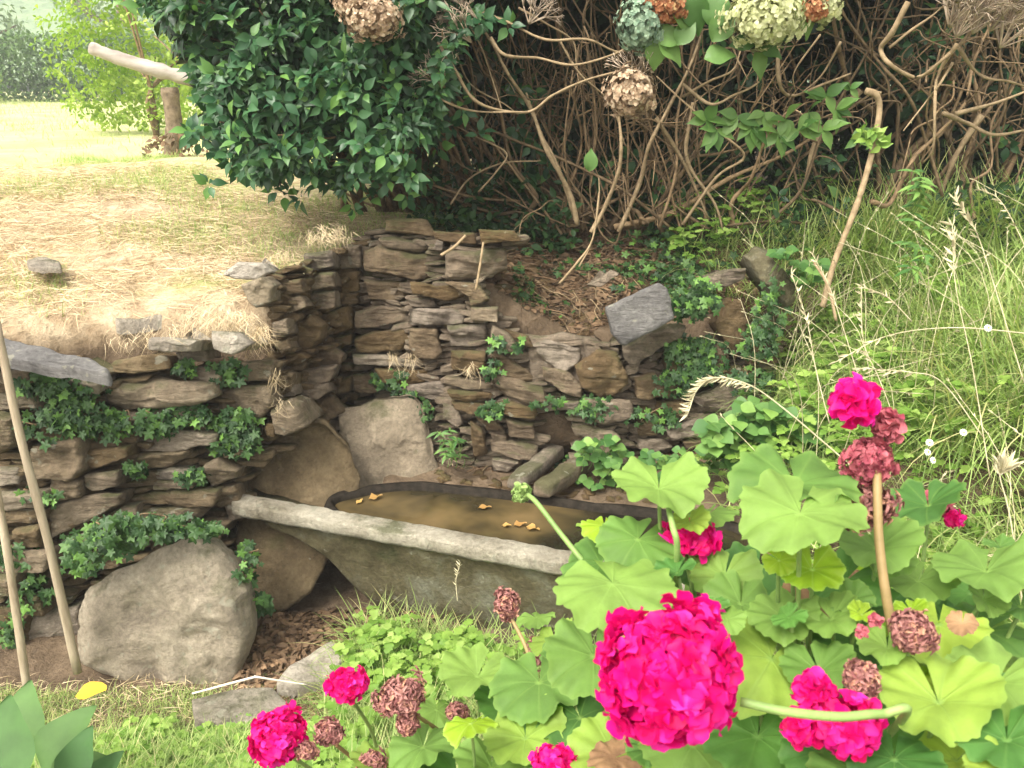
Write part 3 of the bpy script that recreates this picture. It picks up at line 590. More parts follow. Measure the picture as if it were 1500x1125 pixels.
# ------------------------------------------------------------------ dark evergreen shrub (top left, overhanging the terrace)
sh = thing('evergreen_shrub', 'dense dark glossy evergreen shrub overhanging the terrace beside the bare stemmed bush', 'shrub', loc=(-.55, 4.0, 1.2)); keep(sh)
b = Buf(); tips = []; dirs = []
OUT = [(285,95),(255,55),(205,-10),(190,-80),(400,-140),(640,-140),(680,30),(650,120),(640,200),(610,255),(560,250),(500,285),(440,262),(375,262),(350,225),(320,190),(290,150)]
lobes = [((470, 120), 3.35, 150), ((350, 60), 3.3, 110), ((560, 120), 3.5, 120), ((450, 215), 3.4, 90), ((560, 210), 3.55, 80), ((400, 180), 3.3, 90), ((330, 120), 3.3, 70), ((520, 20), 3.4, 140), ((400, -40), 3.3, 150)]
k = 60000; cx = R.uniform(180, 700, k); cy = R.uniform(-160, 300, k); dp = R.uniform(0, 1, k)
ok = np.array([in_poly(a, c, OUT) for a, c in zip(cx, cy)]); cx, cy, dp = cx[ok], cy[ok], dp[ok]
cn = fbm(np.stack([cx / 60, cy / 60, dp * 4], -1), 1, 2); ok = cn > -.12 - .35 * ((cy < 150) & (cx > 330)); cx, cy, dp = cx[ok][:3400], cy[ok][:3400], dp[ok][:3400]
dp = dp ** 1.3
tips = np.array([PY(a, c, 3.2 + .75 * d_ + .1 * math.sin(a / 25) * math.cos(c / 31)) for a, c, d_ in zip(cx, cy, dp)])
dirs = norm(np.stack([(cx - 470) / 500 + R.normal(0, .35, len(cx)), -1 + 1.3 * dp + R.normal(0, .25, len(cx)), .35 - (cy - 50) / 500 + R.normal(0, .3, len(cx))], -1))
inner = dp > .45; whorls(b, T_ov, tips[inner], dirs[inner], 5, .08); b.build('inner_leaves', M_dark, sh)  # inner leaves take the darkened copy as painted shade
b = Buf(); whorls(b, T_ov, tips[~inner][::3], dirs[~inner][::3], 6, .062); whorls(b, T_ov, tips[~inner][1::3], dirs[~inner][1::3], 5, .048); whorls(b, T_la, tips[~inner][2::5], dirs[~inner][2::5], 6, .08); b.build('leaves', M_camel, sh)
b = Buf(); kk = 130; aa = R.integers(0, len(OUT), kk); ox = np.array([OUT[i][0] for i in aa]) + R.normal(0, 26, kk); oy = np.array([OUT[i][1] for i in aa]) + R.normal(0, 22, kk); ox = ox + (ox - 470) * .04; ox = np.where((oy > 40) & (oy < 170), np.maximum(ox, 292), ox); tp_ = np.array([PY(u, v, 3.25 + R.uniform(0, .3)) for u, v in zip(ox, oy)])
tp2 = np.array([PY(u, v, 3.12 + R.uniform(0, .1)) for u, v in zip(R.choice([330, 370, 410, 450, 520, 565, 585, 560, 545, 480, 350], 90) + R.normal(0, 16, 90), R.choice([20, 60, 95, 130, 150, 190, 215, 235], 90) + R.normal(0, 14, 90))]); tp_ = np.vstack([tp_, tp2]); kk = len(tp_)
whorls(b, T_ov, tp_, rdir(kk) * .6 + [0, -.7, .1], 6, .066); b.build('lit_outer_shoots', M_shoot, sh)  # outer shoots coloured brighter as if catching more light
b = Buf()
for i in range(0, len(tips), 45):
    q = tips[i]; base = np.array([-.45 + R.normal(0, .2), 4.1, 1.25]); mid = (q + base) / 2 + [0, .05, .15]; tube(b, cat([base, mid, q], 5), .012, .003, 4)
b.build('branches', M_bark, sh)
# leaves added above the frame and behind, to shade the corner
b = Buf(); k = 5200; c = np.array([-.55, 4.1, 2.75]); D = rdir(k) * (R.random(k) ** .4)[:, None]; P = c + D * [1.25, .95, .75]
px, py, _ = project(P); okm = (py < -25) | ((px > 520) & (P[:, 1] > 3.9)); P = P[okm]; whorls(b, T_ova2, P, norm(D[okm] + .2), 4, .09); b.build('added_shade_leaves', M_camel, sh)

# ------------------------------------------------------------------ bare-stemmed hydrangeas
hy = thing('hydrangea_bush', 'bare brown stemmed hydrangea bush with cream, blue green and russet heads above the wall', 'bush', loc=(.45, 3.95, 1.1)); keep(hy)
b = Buf(); fine = Buf()
def stempath(base, tip, sag=.12, n=7, wig=.03):
    base = to_np(base); tip = to_np(tip); pts = []
    for t in np.linspace(0, 1, n):
        q = base + (tip - base) * t; q = q + [0, 0, sag * math.sin(math.pi * t) * 1.0]; 
        if 0 < t < 1: q = q + R.normal(0, wig, 3)
        pts.append(q)
    return cat(pts, 4)
for i in range(85):
    bx = R.choice([850, 900, 870, 950, 1010, 1060, 820]) + R.normal(0, 28); base = PY(bx, 335 + R.normal(0, 8), 3.95 + R.normal(0, .12))
    tx = bx + (bx - 930) * 1.1 + R.normal(-40, 230); ty = R.uniform(-170, 150); tip = PY(tx, ty, R.uniform(3.5, 4.7))
    sag = R.uniform(-.42, .1); st = stempath(base, tip, sag); tube(b, st, R.choice([.004, .006, .008, .014], p=[.35, .3, .25, .1]) * R.uniform(.8, 1.2), R.uniform(.002, .004), 5, wob=.2)
    for kk in range(3):
        q = st[int(len(st) * R.uniform(.35, .9))]; e = q + R.normal(0, .2, 3) + [0, -.03, .14]; s2 = stempath(q, e, R.uniform(-.05, .08), 5, .022); tube(b, s2, .0045, .002, 4)
        for l in range(2): q2 = s2[int(len(s2) * R.uniform(.4, .9))]; tube(b, stempath(q2, q2 + R.normal(0, .08, 3) + [0, 0, .05], .02, 4, .01), .0024, .001, 3)
b.build('stems', M_bark, hy)
TR = [([(640,60),(662,100),(700,150),(770,163),(810,138),(860,115),(925,97),(985,80)], 3.3, .009), ([(612,98),(640,130),(655,150),(700,162),(770,164)], 3.28, .008),
([(700,15),(740,30),(800,58),(860,60),(905,75),(940,60),(1010,45)], 3.4, .008), ([(720,55),(738,82),(790,85),(840,96),(905,78),(940,58)], 3.35, .009), ([(760,10),(800,40),(835,60),(850,100),(860,120)], 3.5, .006),
([(870,345),(885,300),(905,250),(910,210),(913,165),(920,150)], 3.45, .012), ([(850,330),(835,280),(800,220),(775,160),(745,110),(720,60),(690,20)], 3.6, .014), ([(845,318),(815,240),(790,190),(770,140)], 3.7, .012),
([(905,340),(935,270),(950,215),(975,160),(1010,100),(1030,40)], 3.7, .013), ([(1000,330),(1050,260),(1090,230),(1060,190),(1000,150),(960,110)], 3.6, .009), ([(848,390),(868,350),(875,300),(877,262)], 3.3, .004),
([(1000,140),(1040,120),(1075,105),(1085,75)], 3.3, .008), ([(1000,125),(1045,152),(1075,140),(1100,130),(1110,115)], 3.28, .009), ([(1140,60),(1140,120),(1160,138),(1200,125),(1245,105)], 3.3, .010), ([(1230,60),(1205,110),(1175,135)], 3.3, .006), ([(1200,50),(1165,100),(1163,135)], 3.3, .005),
([(620,50),(660,60),(690,120),(740,150),(760,170)], 3.45, .006), ([(680,20),(705,70),(720,110),(735,160)], 3.4, .005), ([(820,60),(850,110),(890,150),(915,215)], 3.5, .006), ([(1015,150),(1000,230),(1040,300),(1060,340)], 3.7, .012), ([(960,170),(1000,240),(1040,320)], 3.75, .012),
([(1290,140),(1275,128)], 3.3, .011), ([(700,280),(730,250),(740,225),(700,200),(660,180)], 3.5, .006), ([(660,300),(690,262),(735,240),(790,235)], 3.6, .006), ([(1060,30),(1075,80),(1100,120)], 3.3, .006), ([(560,60),(610,100),(640,125)], 3.35, .005)]
for pts, Y, r in TR:
    b = Buf(); tube(b, cat([PY(x + R.normal(0, 2), y + R.normal(0, 2), Y + .04 * math.sin(i * 1.7 + x)) for i, (x, y) in enumerate(pts)], 6), r * .8, r * .35, 6, wob=.25); b.build('stem', M_bark2, hy)
def floret_head(c, rx, ry, mat, parent, n=160, s=.011,  fill=1., lab=None, name='flower_head', npet=4):
    n = int(n * 2.4); s = s * .62; b = Buf(); d = rdir(n); d = d[(d[:, 1] < .6)] ; k = len(d); P = c + d * np.array([rx, rx, ry]) * R.uniform(.45, 1.13, (k, 1)) * (1 + .25 * fbm(d * 3 + c, 1, 2))[:, None]; ref = norm(np.cross(d, rdir(k))); b2 = np.cross(d, ref)
    for i in range(npet):
        a = i * 2 * math.pi / npet; rr = math.cos(a) * ref + math.sin(a) * b2; D = norm(rr + d * R.uniform(0, .6, (k, 1)) + R.normal(0, .15, (k, 3))); scatter(b, T_pet, P, D, d + .3 * rdir(k), s * R.uniform(.8, 1.3, k))
    for i in range(0, k, 3): tube(b, [c, P[i]], .001, .0008, 3, False)
    o = b.build(name, mat, parent)
    if lab: o['label'] = lab
    return o
T_pet = leaf_tpl([.15, .38, .52, .45, .12], 1, .25, .2, .04)
floret_head(PY(925, 137, 3.2), .088, .08, M_hydry, hy, 260, .02, lab='pale tan dried flower head with bare threads on top')
floret_head(PY(548, 28, 3.1), .10, .07, M_hydry, hy, 220, .018, lab='brown dried flower head against the evergreen leaves')
floret_head(PY(520, 0, 3.1), .07, .06, M_hydry, hy, 160, .018)
floret_head(PY(1120, 27, 3.1), .125, .09, M_hydcream, hy, 420, .022, lab='large cream and pale green flower head')
floret_head(PY(938, 38, 3.15), .075, .085, M_hydblue, hy, 260, .02, lab='bluish green flower head beside the russet one')
floret_head(PY(976, 8, 3.15), .07, .06, M_hydred, hy, 260, .018, lab='russet dried flower head')
floret_head(PY(1205, 5, 3.15), .06, .065, M_hydcream, hy, 200, .02); floret_head(PY(1195, 12, 3.12), .04, .045, M_hydred, hy, 90, .018)
def umbel(c, r, parent, up, n=9, mat=None):
    b = Buf(); up = norm(to_np(up)); 
    for i in range(n):
        d = norm(up + .75 * rdir(1)[0]); q = c + d * r * .5; tube(b, cat([c, c + d * r * .25, q], 3), .003, .0022, 4)
        for j in range(4):
            e = norm(d + .7 * rdir(1)[0]); q2 = q + e * r * .35; tube(b, [q, q2], .0019, .0014, 3)
            for l in range(3): tube(b, [q2, q2 + norm(e + .8 * rdir(1)[0]) * r * .2], .0014, .0009, 3)
    return b.build('bare_flower_head', mat or M_twig, parent)
umbel(PY(652, 128, 3.28), .14, hy, (-.6, 0, .7)); umbel(PY(690, 62, 3.3), .17, hy, (-.6, 0, .8)); umbel(PY(700, 30, 3.3), .15, hy, (-.7, 0, .3)); umbel(PY(775, 35, 3.4), .13, hy, (.4, 0, .8)); umbel(PY(928, 125, 3.18), .13, hy, (0, 0, 1), 7)
# green leaves on the hydrangea
b = Buf(); T_hyd = leaf_tpl([.02, .2, .31, .35, .33, .25, .12, .005], 1, .3, .45, .05)
HL = [(1020,20,60,-70),(1060,35,55,60),(1055,78,48,20),(1115,95,42,-60),(1090,60,40,180),(985,70,55,-30),(960,80,45,-90),(1005,45,45,60),(975,50,50,150),(1185,30,50,-60),(866,235,34,80),(1130,70,45,-10),(1000,20,45,100),(1170,10,60,-20),(1050,10,60,90),(945,60,30,-60)]
for x, y, L, ang in HL:
    c = PY(x, y, 3.12); a = rad(ang); s = L * 3.4 / FPX * .85; D = np.array([[math.cos(a), -.25, math.sin(a)]]); scatter(b, T_hyd, c[None] - D * s * .5, D, np.array([[0.1, -1, .55]]) + .25 * rdir(1), np.array([s]))
for x, y in [(1150,175),(1185,165),(1120,165),(1100,185),(1050,190),(1035,175),(1205,190),(1255,205),(1270,195),(1285,205),(1262,190),(1170,190),(1080,170),(1140,195),(1225,160),(1245,130),(1210,140)]:
    c = PY(x, y, 3.3); k = 5; a = R.uniform(0, 6.28, k); D = np.stack([np.cos(a), np.full(k, -.4), np.sin(a) * .7 - .3], -1); scatter(b, T_ov, np.repeat(c[None], k, 0), D, np.array([[0, -1, .8]]) + .4 * rdir(k), R.uniform(.06, .1, k) * (.6 if x > 1240 else 1))
b.build('green_leaves', M_hyd, hy)

h2 = thing('hydrangea_bush', 'leafless bush with a big pale twiggy dry head and thick bent stems', 'bush', loc=(1.7, 3.9, 1.1)); keep(h2)
b = Buf()
for i in range(70):
    bx = R.uniform(1180, 1650); base = PY(bx, 300 + R.normal(0, 15), 4.2 + R.normal(0, .25)); tip = PY(bx + R.normal(60, 190), R.uniform(-200, 100), R.uniform(3.5, 4.9)); tube(b, stempath(base, tip, R.uniform(-.2, .25), 7, .035), R.choice([.005, .008, .012, .02], p=[.3, .3, .25, .15]), .004, 5, wob=.2)
    st = stempath(base, tip, .1, 7, .05)
    for kk in range(4): q = st[int(len(st) * R.uniform(.3, .95))]; tube(b, stempath(q, q + R.normal(0, .2, 3) + [0, -.03, .1], .05, 5, .025), .005, .002, 4)
b.build('stems', M_bark, h2)
T2 = [([(1330,0),(1305,45),(1292,70),(1305,98),(1345,112),(1385,85),(1410,60),(1440,25)], 3.2, .013), ([(1395,95),(1372,130),(1355,155),(1325,190)], 3.2, .007), ([(1400,65),(1375,110),(1365,160),(1362,215),(1352,245)], 3.18, .009), ([(1405,70),(1425,100),(1445,115),(1475,120),(1515,135)], 3.25, .009),
([(1305,65),(1335,45),(1370,20),(1400,-10)], 3.25, .007), ([(1380,165),(1420,180),(1460,195),(1520,188)], 3.4, .013), ([(1400,165),(1460,150),(1520,130)], 3.6, .012), ([(1260,130),(1200,200),(1180,260)], 3.9, .02), ([(1440,170),(1400,230),(1380,290)], 3.9, .02)]
for pts, Y, r in T2:
    b = Buf(); tube(b, cat([PY(x + R.normal(0, 2), y + R.normal(0, 2), Y + .04 * math.sin(i * 1.7 + x)) for i, (x, y) in enumerate(pts)], 6), r * .8, r * .35, 7, wob=.25); b.build('stem', M_bark2, h2)
for (x, y, r) in [(1400, 55, .22), (1425, 50, .26), (1450, 45, .28), (1475, 45, .26), (1500, 60, .26), (1430, 30, .24), (1390, 40, .2), (1465, 70, .22)]: umbel(PY(x, y, 3.15), r, h2, (.25, -.1, .7), 18)
b = Buf(); k = 1500; P = np.stack([R.uniform(-.1, 2.8, k), R.uniform(3.9, 4.7, k), R.uniform(1.2, 2.8, k)], -1); P = P[fbm(P, 2.1, 2) > .12]; whorls(b, T_ov, P, rdir(len(P)) * .7 + [0, -.6, .3], 5, .075); b.build('shaded_leaves', M_camel, hy)
b = Buf(); k = 5200; P = np.stack([R.uniform(-.3, 3.4, k), R.uniform(3.3, 5.0, k), R.uniform(2.5, 3.3, k)], -1); px, py, _ = project(P); P = P[(py < -30) & ((P[:, 0] < 1.5) | (P[:, 1] > 3.9))]; P = P[fbm(P, 1.6, 2) > -.25]; whorls(b, T_hyd, P, rdir(len(P)) * .5 + [0, 0, 1], 4, .12); b.build('added_shade_leaves', M_hyd, hy)  # unseen canopy over the bare stems, added to darken the bush
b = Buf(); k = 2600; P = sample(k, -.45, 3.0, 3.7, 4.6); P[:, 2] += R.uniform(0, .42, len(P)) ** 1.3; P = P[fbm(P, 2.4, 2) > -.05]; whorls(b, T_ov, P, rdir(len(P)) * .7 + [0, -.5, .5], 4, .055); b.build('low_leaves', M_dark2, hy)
# lone cane arching out of the bank
cn_ = Buf(); tube(cn_, cat([PY(1205, 450, 3.0), PY(1222, 385, 3.05), PY(1255, 300, 3.1), PY(1277, 225, 3.15), PY(1288, 165, 3.2), PY(1284, 140, 3.2), PY(1268, 133, 3.2)], 7), .011, .012, 8, wob=.15)
cane = thing('bare_cane', 'single pale brown cane rising from the grass bank and hooked over at the top', 'stem', loc=tuple(PY(1205, 450, 3.0))); keep(cane); cn_.build('stem', M_bark2, cane)
b = Buf()
for x, y in [(1270,205),(1285,200),(1262,195),(1290,215),(1278,190)]:
    k = 6; c = PY(x, y, 3.14); scatter(b, T_ov, np.repeat(c[None], k, 0), rdir(k), rdir(k, .1, 1) + [0, -1, 0], R.uniform(.03, .06, k))
b.build('leaves', M_weed, cane)
# leaf crowns; the two dark backings are added to darken the stem gaps
def crown(name, lab, cat_, c, rad_, n, L, mat, tpl=None, nl=4, trunk=None, clump=0., parent=None, group=None, cull=None, bark=None, twn=14):
    t = thing(name, lab, cat_, group, loc=(c[0], c[1], float(terr(c[0], c[1])))); keep(t); b = Buf(); D = rdir(n) * (R.random(n) ** .38)[:, None]; P = to_np(c) + D * to_np(rad_)
    if clump: 
        f = fbm(P, clump, 2); okm = f > -.1; P = P[okm]; D = D[okm]
    P = P + .12 * np.stack([fbm(P, 2.2, 2), fbm(P + 7, 2.2, 2), fbm(P + 13, 2.2, 2)], -1) * min(rad_)
    if cull is not None: okm = cull(P); P = P[okm]; D = D[okm]
    okm = P[:, 2] > terr(P[:, 0], P[:, 1]) + .03; P = P[okm]; D = D[okm]
    whorls(b, tpl or T_ova2, P, D + [0, 0, .2], nl, L); b.build('crown', mat, t)
    b = Buf(); g = np.array([c[0], c[1], terr(c[0], c[1]) - .05])
    for q in P[::max(1, len(P) // twn)]: 
        if trunk: tube(b, cat([g, g * [.9, .9, 1] * [1, 1, 1] + (to_np([c[0], c[1], c[2] - rad_[2] * .6]) - g) * .9 if False else (g + to_np(c)) / 2, q], 4), trunk, trunk * .15, 6, wob=.1)
    if trunk: b.build('trunk', bark or M_bark, t)
    return t
crown('evergreen_shrub', 'added dark evergreen backing behind the bare hydrangea stems', 'shrub', (.6, 5.1, 2.3), (1.5, .45, 1.7), 9000, .1, M_dark, trunk=.03)
crown('evergreen_shrub', 'added dark evergreen backing behind the twiggy bush at the right edge', 'shrub', (2.9, 5.1, 2.3), (1.5, .5, 1.7), 9000, .1, M_dark, trunk=.03)
# ------------------------------------------------------------------ field: stump, log, trees, hedge
st = thing('tree_stump', 'short rough stump standing in the pale meadow, holding up the bleached log', 'stump', loc=(-2.7, 6.6, 1.27)); keep(st)
base = PY(252, 222, 6.6); base[2] = terr(base[0], base[1]) - .05; top = PY(248, 128, 6.6)
b = Buf(); tube(b, cat([base, base + (top - base) * .15 + [0, 0, 0], (base + top) / 2 + [.02, 0, 0], top], 6), np.interp(np.linspace(0, 1, 19), [0, .2, 1], [.11, .07, .062]), None, 12, wob=.25); b.build('trunk', M_stump, st)
b = Buf(); k = 300; P = base + rdir(k) * [.28, .22, .14] + [.12, -.1, .08]; scatter(b, T_ov, P, rdir(k), rdir(k, 0, 1), R.uniform(.03, .06, k)); b.build('dead_leaves', M_litter, st)
b = Buf(); tube(b, cat([PY(133, 70, 6.55), PY(170, 84, 6.55), PY(225, 101, 6.55), PY(285, 118, 6.6), PY(330, 132, 6.6)], 5), np.linspace(.042, .058, 21), None, 12, wob=.25)
tag(b.build('fallen_log', M_log), 'bleached bare log resting aslant on the stump in the meadow', 'log')
crown('young_tree', 'small yellow green tree with thin foliage right behind the stump', 'tree', (-3.85, 9.6, 2.2), (1.15, .8, 1.2), 3400, .075, M_young, T_ova2, 4, .03, 1.3, twn=5)
crown('young_tree', 'pale lime tree at the far left edge in front of the hedge', 'tree', (-15.8, 24, 1.9), (2.1, 1.5, 2.6), 2600, .2, M_young, T_ova2, 4, .1, .6)
hd = thing('hedge', 'long clipped green hedge along the far side of the meadow', 'hedge', loc=(-10, 27, .85)); keep(hd)
b = Buf(); k = 48000; P = np.stack([R.uniform(-27, 6, k), 27 + R.uniform(-.6, .6, k), R.uniform(.3, 2.75, k)], -1); P[:, 2] += .05 * fbm(P * [1, 0, 0], .9, 3); P[:, 1] += .25 * fbm(P, 1.5, 2)
scatter(b, T_ova2, P, rdir(k), rdir(k, -.2, 1) + [0, -.6, 0], R.uniform(.1, .18, k)); b.build('foliage', M_hedge, hd)
for i, (x, y, h, lb) in enumerate([(-22, 36, 6, 'pale misty tree beyond the hedge at the picture edge'), (-17.5, 42, 7, 'tall grey green tree beyond the hedge, behind the lime tree'), (-12.5, 38, 5.5, 'rounded grey green tree beyond the hedge near the log tip'), (-7, 40, 6, 'grey green tree beyond the hedge behind the young yellow tree'), (-1, 39, 6, 'tree beyond the hedge hidden mostly by the evergreen shrub'), (5, 41, 6, 'tree far beyond the bare stemmed bush')]):
    crown('distant_tree', lb, 'tree', (x, y, h * .62), (3.0, 2.2, h * .5), 2600, .3, M_fartree, T_ova2, 3, .2, .4, group='trees beyond the hedge')
hl = []
hx, hyy = np.meshgrid(np.linspace(-130, 130, 90), np.linspace(55, 160, 24)); hz = .5 + 26 * ss(55, 130, hyy) + 2.5 * fbm(xy0(hx, hyy), .05, 3)
M_hill = simple_mat('wooded_hillside', (.12, .19, .1), (.24, .33, .17), .8, .95, 1, .8)
ii = (np.arange(23)[:, None] * 90 + np.arange(89)[None]).ravel(); tag(mesh('hills', np.stack([hx, hyy, hz], -1), np.stack([ii, ii + 1, ii + 91, ii + 90], -1), M_hill), kind='structure')

# ------------------------------------------------------------------ grass, hay, litter
def blade_tpl(n=5, w=.02, bend=.5):
    V = []; F = []
    for i in range(n):
        t = i / (n - 1); ww = w * (1 - t) ** .7 + .0008; y = math.sin(bend * t) / max(bend, .01); z = (1 - math.cos(bend * t)) / max(bend, .01)
        V += [(-ww, y, -z), (ww, y, -z)]
        if i < n - 1: F.append((2 * i, 2 * i + 1, 2 * i + 3, 2 * i + 2))
    return np.array(V), np.array(F)
BL = [blade_tpl(5, .012, .5), blade_tpl(6, .01, 1.2), blade_tpl(7, .009, 2.0)]
def blades(buf, P, L, lean=.45, which=None, wmul=1.):
    k = len(P); lo = rdir(k); lo[:, 2] = 0; lo = norm(lo); D = norm(lo * lean * R.uniform(.2, 1.6, (k, 1)) + [0, 0, 1]); Nn = -lo + [0, 0, .3]
    w = R.integers(0, 3, k) if which is None else np.full(k, which)
    for i in range(3):
        mk = w == i
        if mk.any(): s = L[mk]; scatter(buf, BL[i], P[mk], D[mk], -Nn[mk] * -1, np.stack([s ** .5 * .4 * wmul, s, s], -1))
# hay
b = Buf(); P = sample(80000, -3.2, -.2, 2.42, 6.2, lambda x, y: (ss(-.6, .1, nz(x, y, 3)) * .8 + .2) * ss(6, 3.2, y) ** .7 * (y > wall_line(x) + .0))
k = len(P); D = rdir(k, -.15, .35); L = R.uniform(.03, .12, k) * (.7 + .15 * P[:, 1]); P[:, 2] += R.uniform(.0, .025, k); scatter(b, BL[1], P, D, rdir(k, .1, 1), np.stack([L ** .5 * .35, L, L], -1))
P = sample(4500, -2, -.45, 1.5, 2.25); k = len(P); L = R.uniform(.03, .1, k); P[:, 2] += R.uniform(0, .02, k); scatter(b, BL[1], P, rdir(k, -.15, .35), rdir(k, .1, 1), np.stack([L ** .5 * .35, L, L], -1))
def tuft(c, r, n, L, dirb):
    D = norm(rdir(n, -.5, .6) * .7 + to_np(dirb)); P = c + rdir(n) * r * (R.random((n, 1)) ** .5); s = R.uniform(.5, 1.1, n) * L; scatter(b, BL[2], P, D, rdir(n, .2, 1), np.stack([s ** .5 * .3, s, s], -1))
for (x, y, Y, r, n, L) in [(345, 466, 2.78, .08, 330, .12), (300, 460, 2.76, .09, 120, .1), (375, 482, 2.76, .05, 150, .12), (190, 492, 2.65, .1, 70, .08), (415, 372, 3.1, .06, 70, .07), (255, 484, 2.7, .1, 110, .08), (480, 340, 3.2, .1, 160, .08)]:
    tuft(PY(x, y, Y), np.array([r, r, r * .35]), n, L, (.15, -.8, -.35))
for (x, y, Y) in [(405, 550, 2.76), (412, 590, 2.76), (575, 520, 3.2), (600, 525, 3.15), (690, 540, 3.05)]: tuft(PY(x, y, Y), .03, 30, .1, (0, -.3, -1))
tag(b.build('dry_hay', M_hay), 'loose mown hay strewn over the terrace and hanging off its edge', 'hay', kind='stuff')
# meadow grass on the terrace
b = Buf(); P = sample(60000, -3.2, -.2, 2.6, 6.5, lambda x, y: ss(-.05, .3, nz(x, y, 1.6, 5)) * (y > wall_line(x) + .12)); blades(b, P, R.uniform(.03, .085, len(P)), .6)
tag(b.build('terrace_grass', M_grass), 'sparse green grass patches growing through the hay', 'grass', kind='stuff')
b = Buf(); P = sample(26000, -16, 1, 6, 26, lambda x, y: .25 + .75 * ss(-.2, .3, nz(x, y, .6, 5))); blades(b, P, R.uniform(.04, .11, len(P)) * (1 + .06 * (P[:, 1] - 6)), .6, None, 2.2)
tag(b.build('meadow_grass', M_grassfar), 'short pale yellow green grass of the sunny meadow', 'grass', kind='stuff')
# foreground grass
trough_line = lambda x: 2.74 - .335 * (x + 1.03)
b = Buf(); P = sample(26000, -1.6, 2.2, .9, 2.7, lambda x, y: ((y < trough_line(x) + .02) & (x > -.62 - .0 * y) | (y < 1.98) | (x > .8)) * (.35 + .65 * ss(-.3, .3, nz(x, y, 5, 9))) * (1 - .93 * ((x < -.50) & (y > 1.9) & (y < 2.6))))
blades(b, P, R.uniform(.05, .15, len(P)), .7)
P = sample(52000, -1.9, .2, 1.3, 2.2, lambda x, y: .4 + .6 * ss(-.3, .2, nz(x, y, 4, 2))); blades(b, P, R.uniform(.05, .14, len(P)) * (1 - .55 * ss(1.85, 2.1, P[:, 1])), .8)
P = sample(16000, -.55, .9, 1.5, 2.5, lambda x, y: y < trough_line(x) - .02); blades(b, P, R.uniform(.08, .24, len(P)), .7)
tag(b.build('foreground_grass', M_grass), 'fresh green grass in front of the trough', 'grass', kind='stuff')
# small cut-leaved weeds in the foreground and on the bank
b = Buf(); T_tri = leaf_tpl([.03, .12, .3, .42, .3, .4, .2, .24, .04], 1, .2, .35, .06)
def weeds(buf, P, hgt, L, n=3, up=.5):
    k = len(P); T = P + np.stack([R.normal(0, .02, k), R.normal(0, .02, k), hgt * R.uniform(.3, 1.1, k)], -1); a0 = R.uniform(0, 6.28, k)
    for i in range(n):
        a = a0 + i * 2 * math.pi / n; D = np.stack([np.cos(a), np.sin(a), R.uniform(-.1, up, k)], -1); Nn = np.tile([0., -.15, 1.], (k, 1)) + .25 * rdir(k); scatter(buf, T_tri, T, D, Nn, L * R.uniform(.6, 1.2, k))
P = sample(9000, -.55, 1.5, 1.1, 2.5, lambda x, y: ((y < trough_line(x) - .03)) * ss(-.35, .2, nz(x, y, 4, 3))); Q = P[::2]; weeds(b, Q, .15, .04); weeds(b, P[1::2], .1, .026, 3, .9)
P = sample(6000, -1.7, .3, 1.0, 2.0, lambda x, y: ss(0, .4, nz(x, y, 4, 3))); weeds(b, P, .06, .028)
tag(b.build('ground_cover_weeds', M_weed), 'bright green three leaved weeds growing along the trough base', 'weeds', kind='stuff')
# grass bank right
b = Buf(); P = sample(70000, .75, 3.6, 1.2, 4.0, lambda x, y: (ss(.7, 1.15, x) * (.3 + .7 * ss(-.3, .2, nz(x, y, 3, 1))))); L = R.uniform(.12, .5, len(P)) * (.6 + .5 * ss(.8, 1.8, P[:, 0])); blades(b, P, L, .75, None, 1.3)
P2 = sample(2500, 1.0, 1.5, 2.9, 3.3); blades(b, P2, R.uniform(.2, .38, len(P2)), .9, 2)
tag(b.build('bank_grass', M_grass), 'long tangled grass covering the right bank', 'grass', kind='stuff')
b = Buf(); P = sample(6000, .7, 3.4, 1.4, 4.2, lambda x, y: ss(-.1, .3, nz(x, y, 2.5, 6))); weeds(b, P, .22, .042)
tag(b.build('bank_weeds', M_weed), 'leafy green weeds mixed into the long grass of the right bank', 'weeds', kind='stuff')
# litter and soil debris
b = Buf(); P = sample(5000, -.9, -.3, 2.05, 2.75); P = np.vstack([P, sample(15000, -.15, 1.6, 3.13, 4.4, slope_ok)]); k = len(P); P[:, 2] += R.uniform(0, .015, k); scatter(b, T_ova2, P, rdir(k, -.2, .3), rdir(k, .2, 1), R.uniform(.015, .045, k)); 
P = sample(3500, -.2, 1.5, 3.12, 4.2, slope_ok); k = len(P); L = R.uniform(.04, .16, k); scatter(b, BL[0], P + [0, 0, .01], rdir(k, -.1, .35), rdir(k, .1, 1), np.stack([L ** .5 * .5, L, L], -1))
tag(b.build('leaf_litter', M_litter), 'brown dead leaves and twigs on the soil', 'leaf litter', kind='stuff')

b = Buf(); rk = np.array([[0, 0, 1.], [1, .1, .3], [.2, 1, .25], [-.9, .2, .35], [0, -1, .3], [.9, .1, -.4], [.1, .9, -.4], [-.9, 0, -.4], [0, -.9, -.4], [.5, .6, .75], [-.5, -.5, .7]])
rf3 = np.array([[0, 1, 9], [9, 2, 0], [1, 2, 9], [0, 2, 3], [0, 3, 10], [3, 4, 10], [10, 4, 0], [0, 4, 1]]); rf4 = np.array([[1, 5, 6, 2], [2, 6, 7, 3], [3, 7, 8, 4], [4, 8, 5, 1]])
P = sample(70, -.12, 1.0, 3.16, 3.75, slope_ok); P[:, 2] -= .006; k = len(P); a = R.normal(0, .5, k)
scatter(b, (rk, rf3, rf4), P, np.stack([-np.sin(a), np.cos(a), np.full(k, .25)], -1), np.tile([0, -.25, 1.], (k, 1)) + .15 * rdir(k), np.stack([R.uniform(.03, .075, k), R.uniform(.025, .05, k), R.uniform(.012, .026, k)], -1))
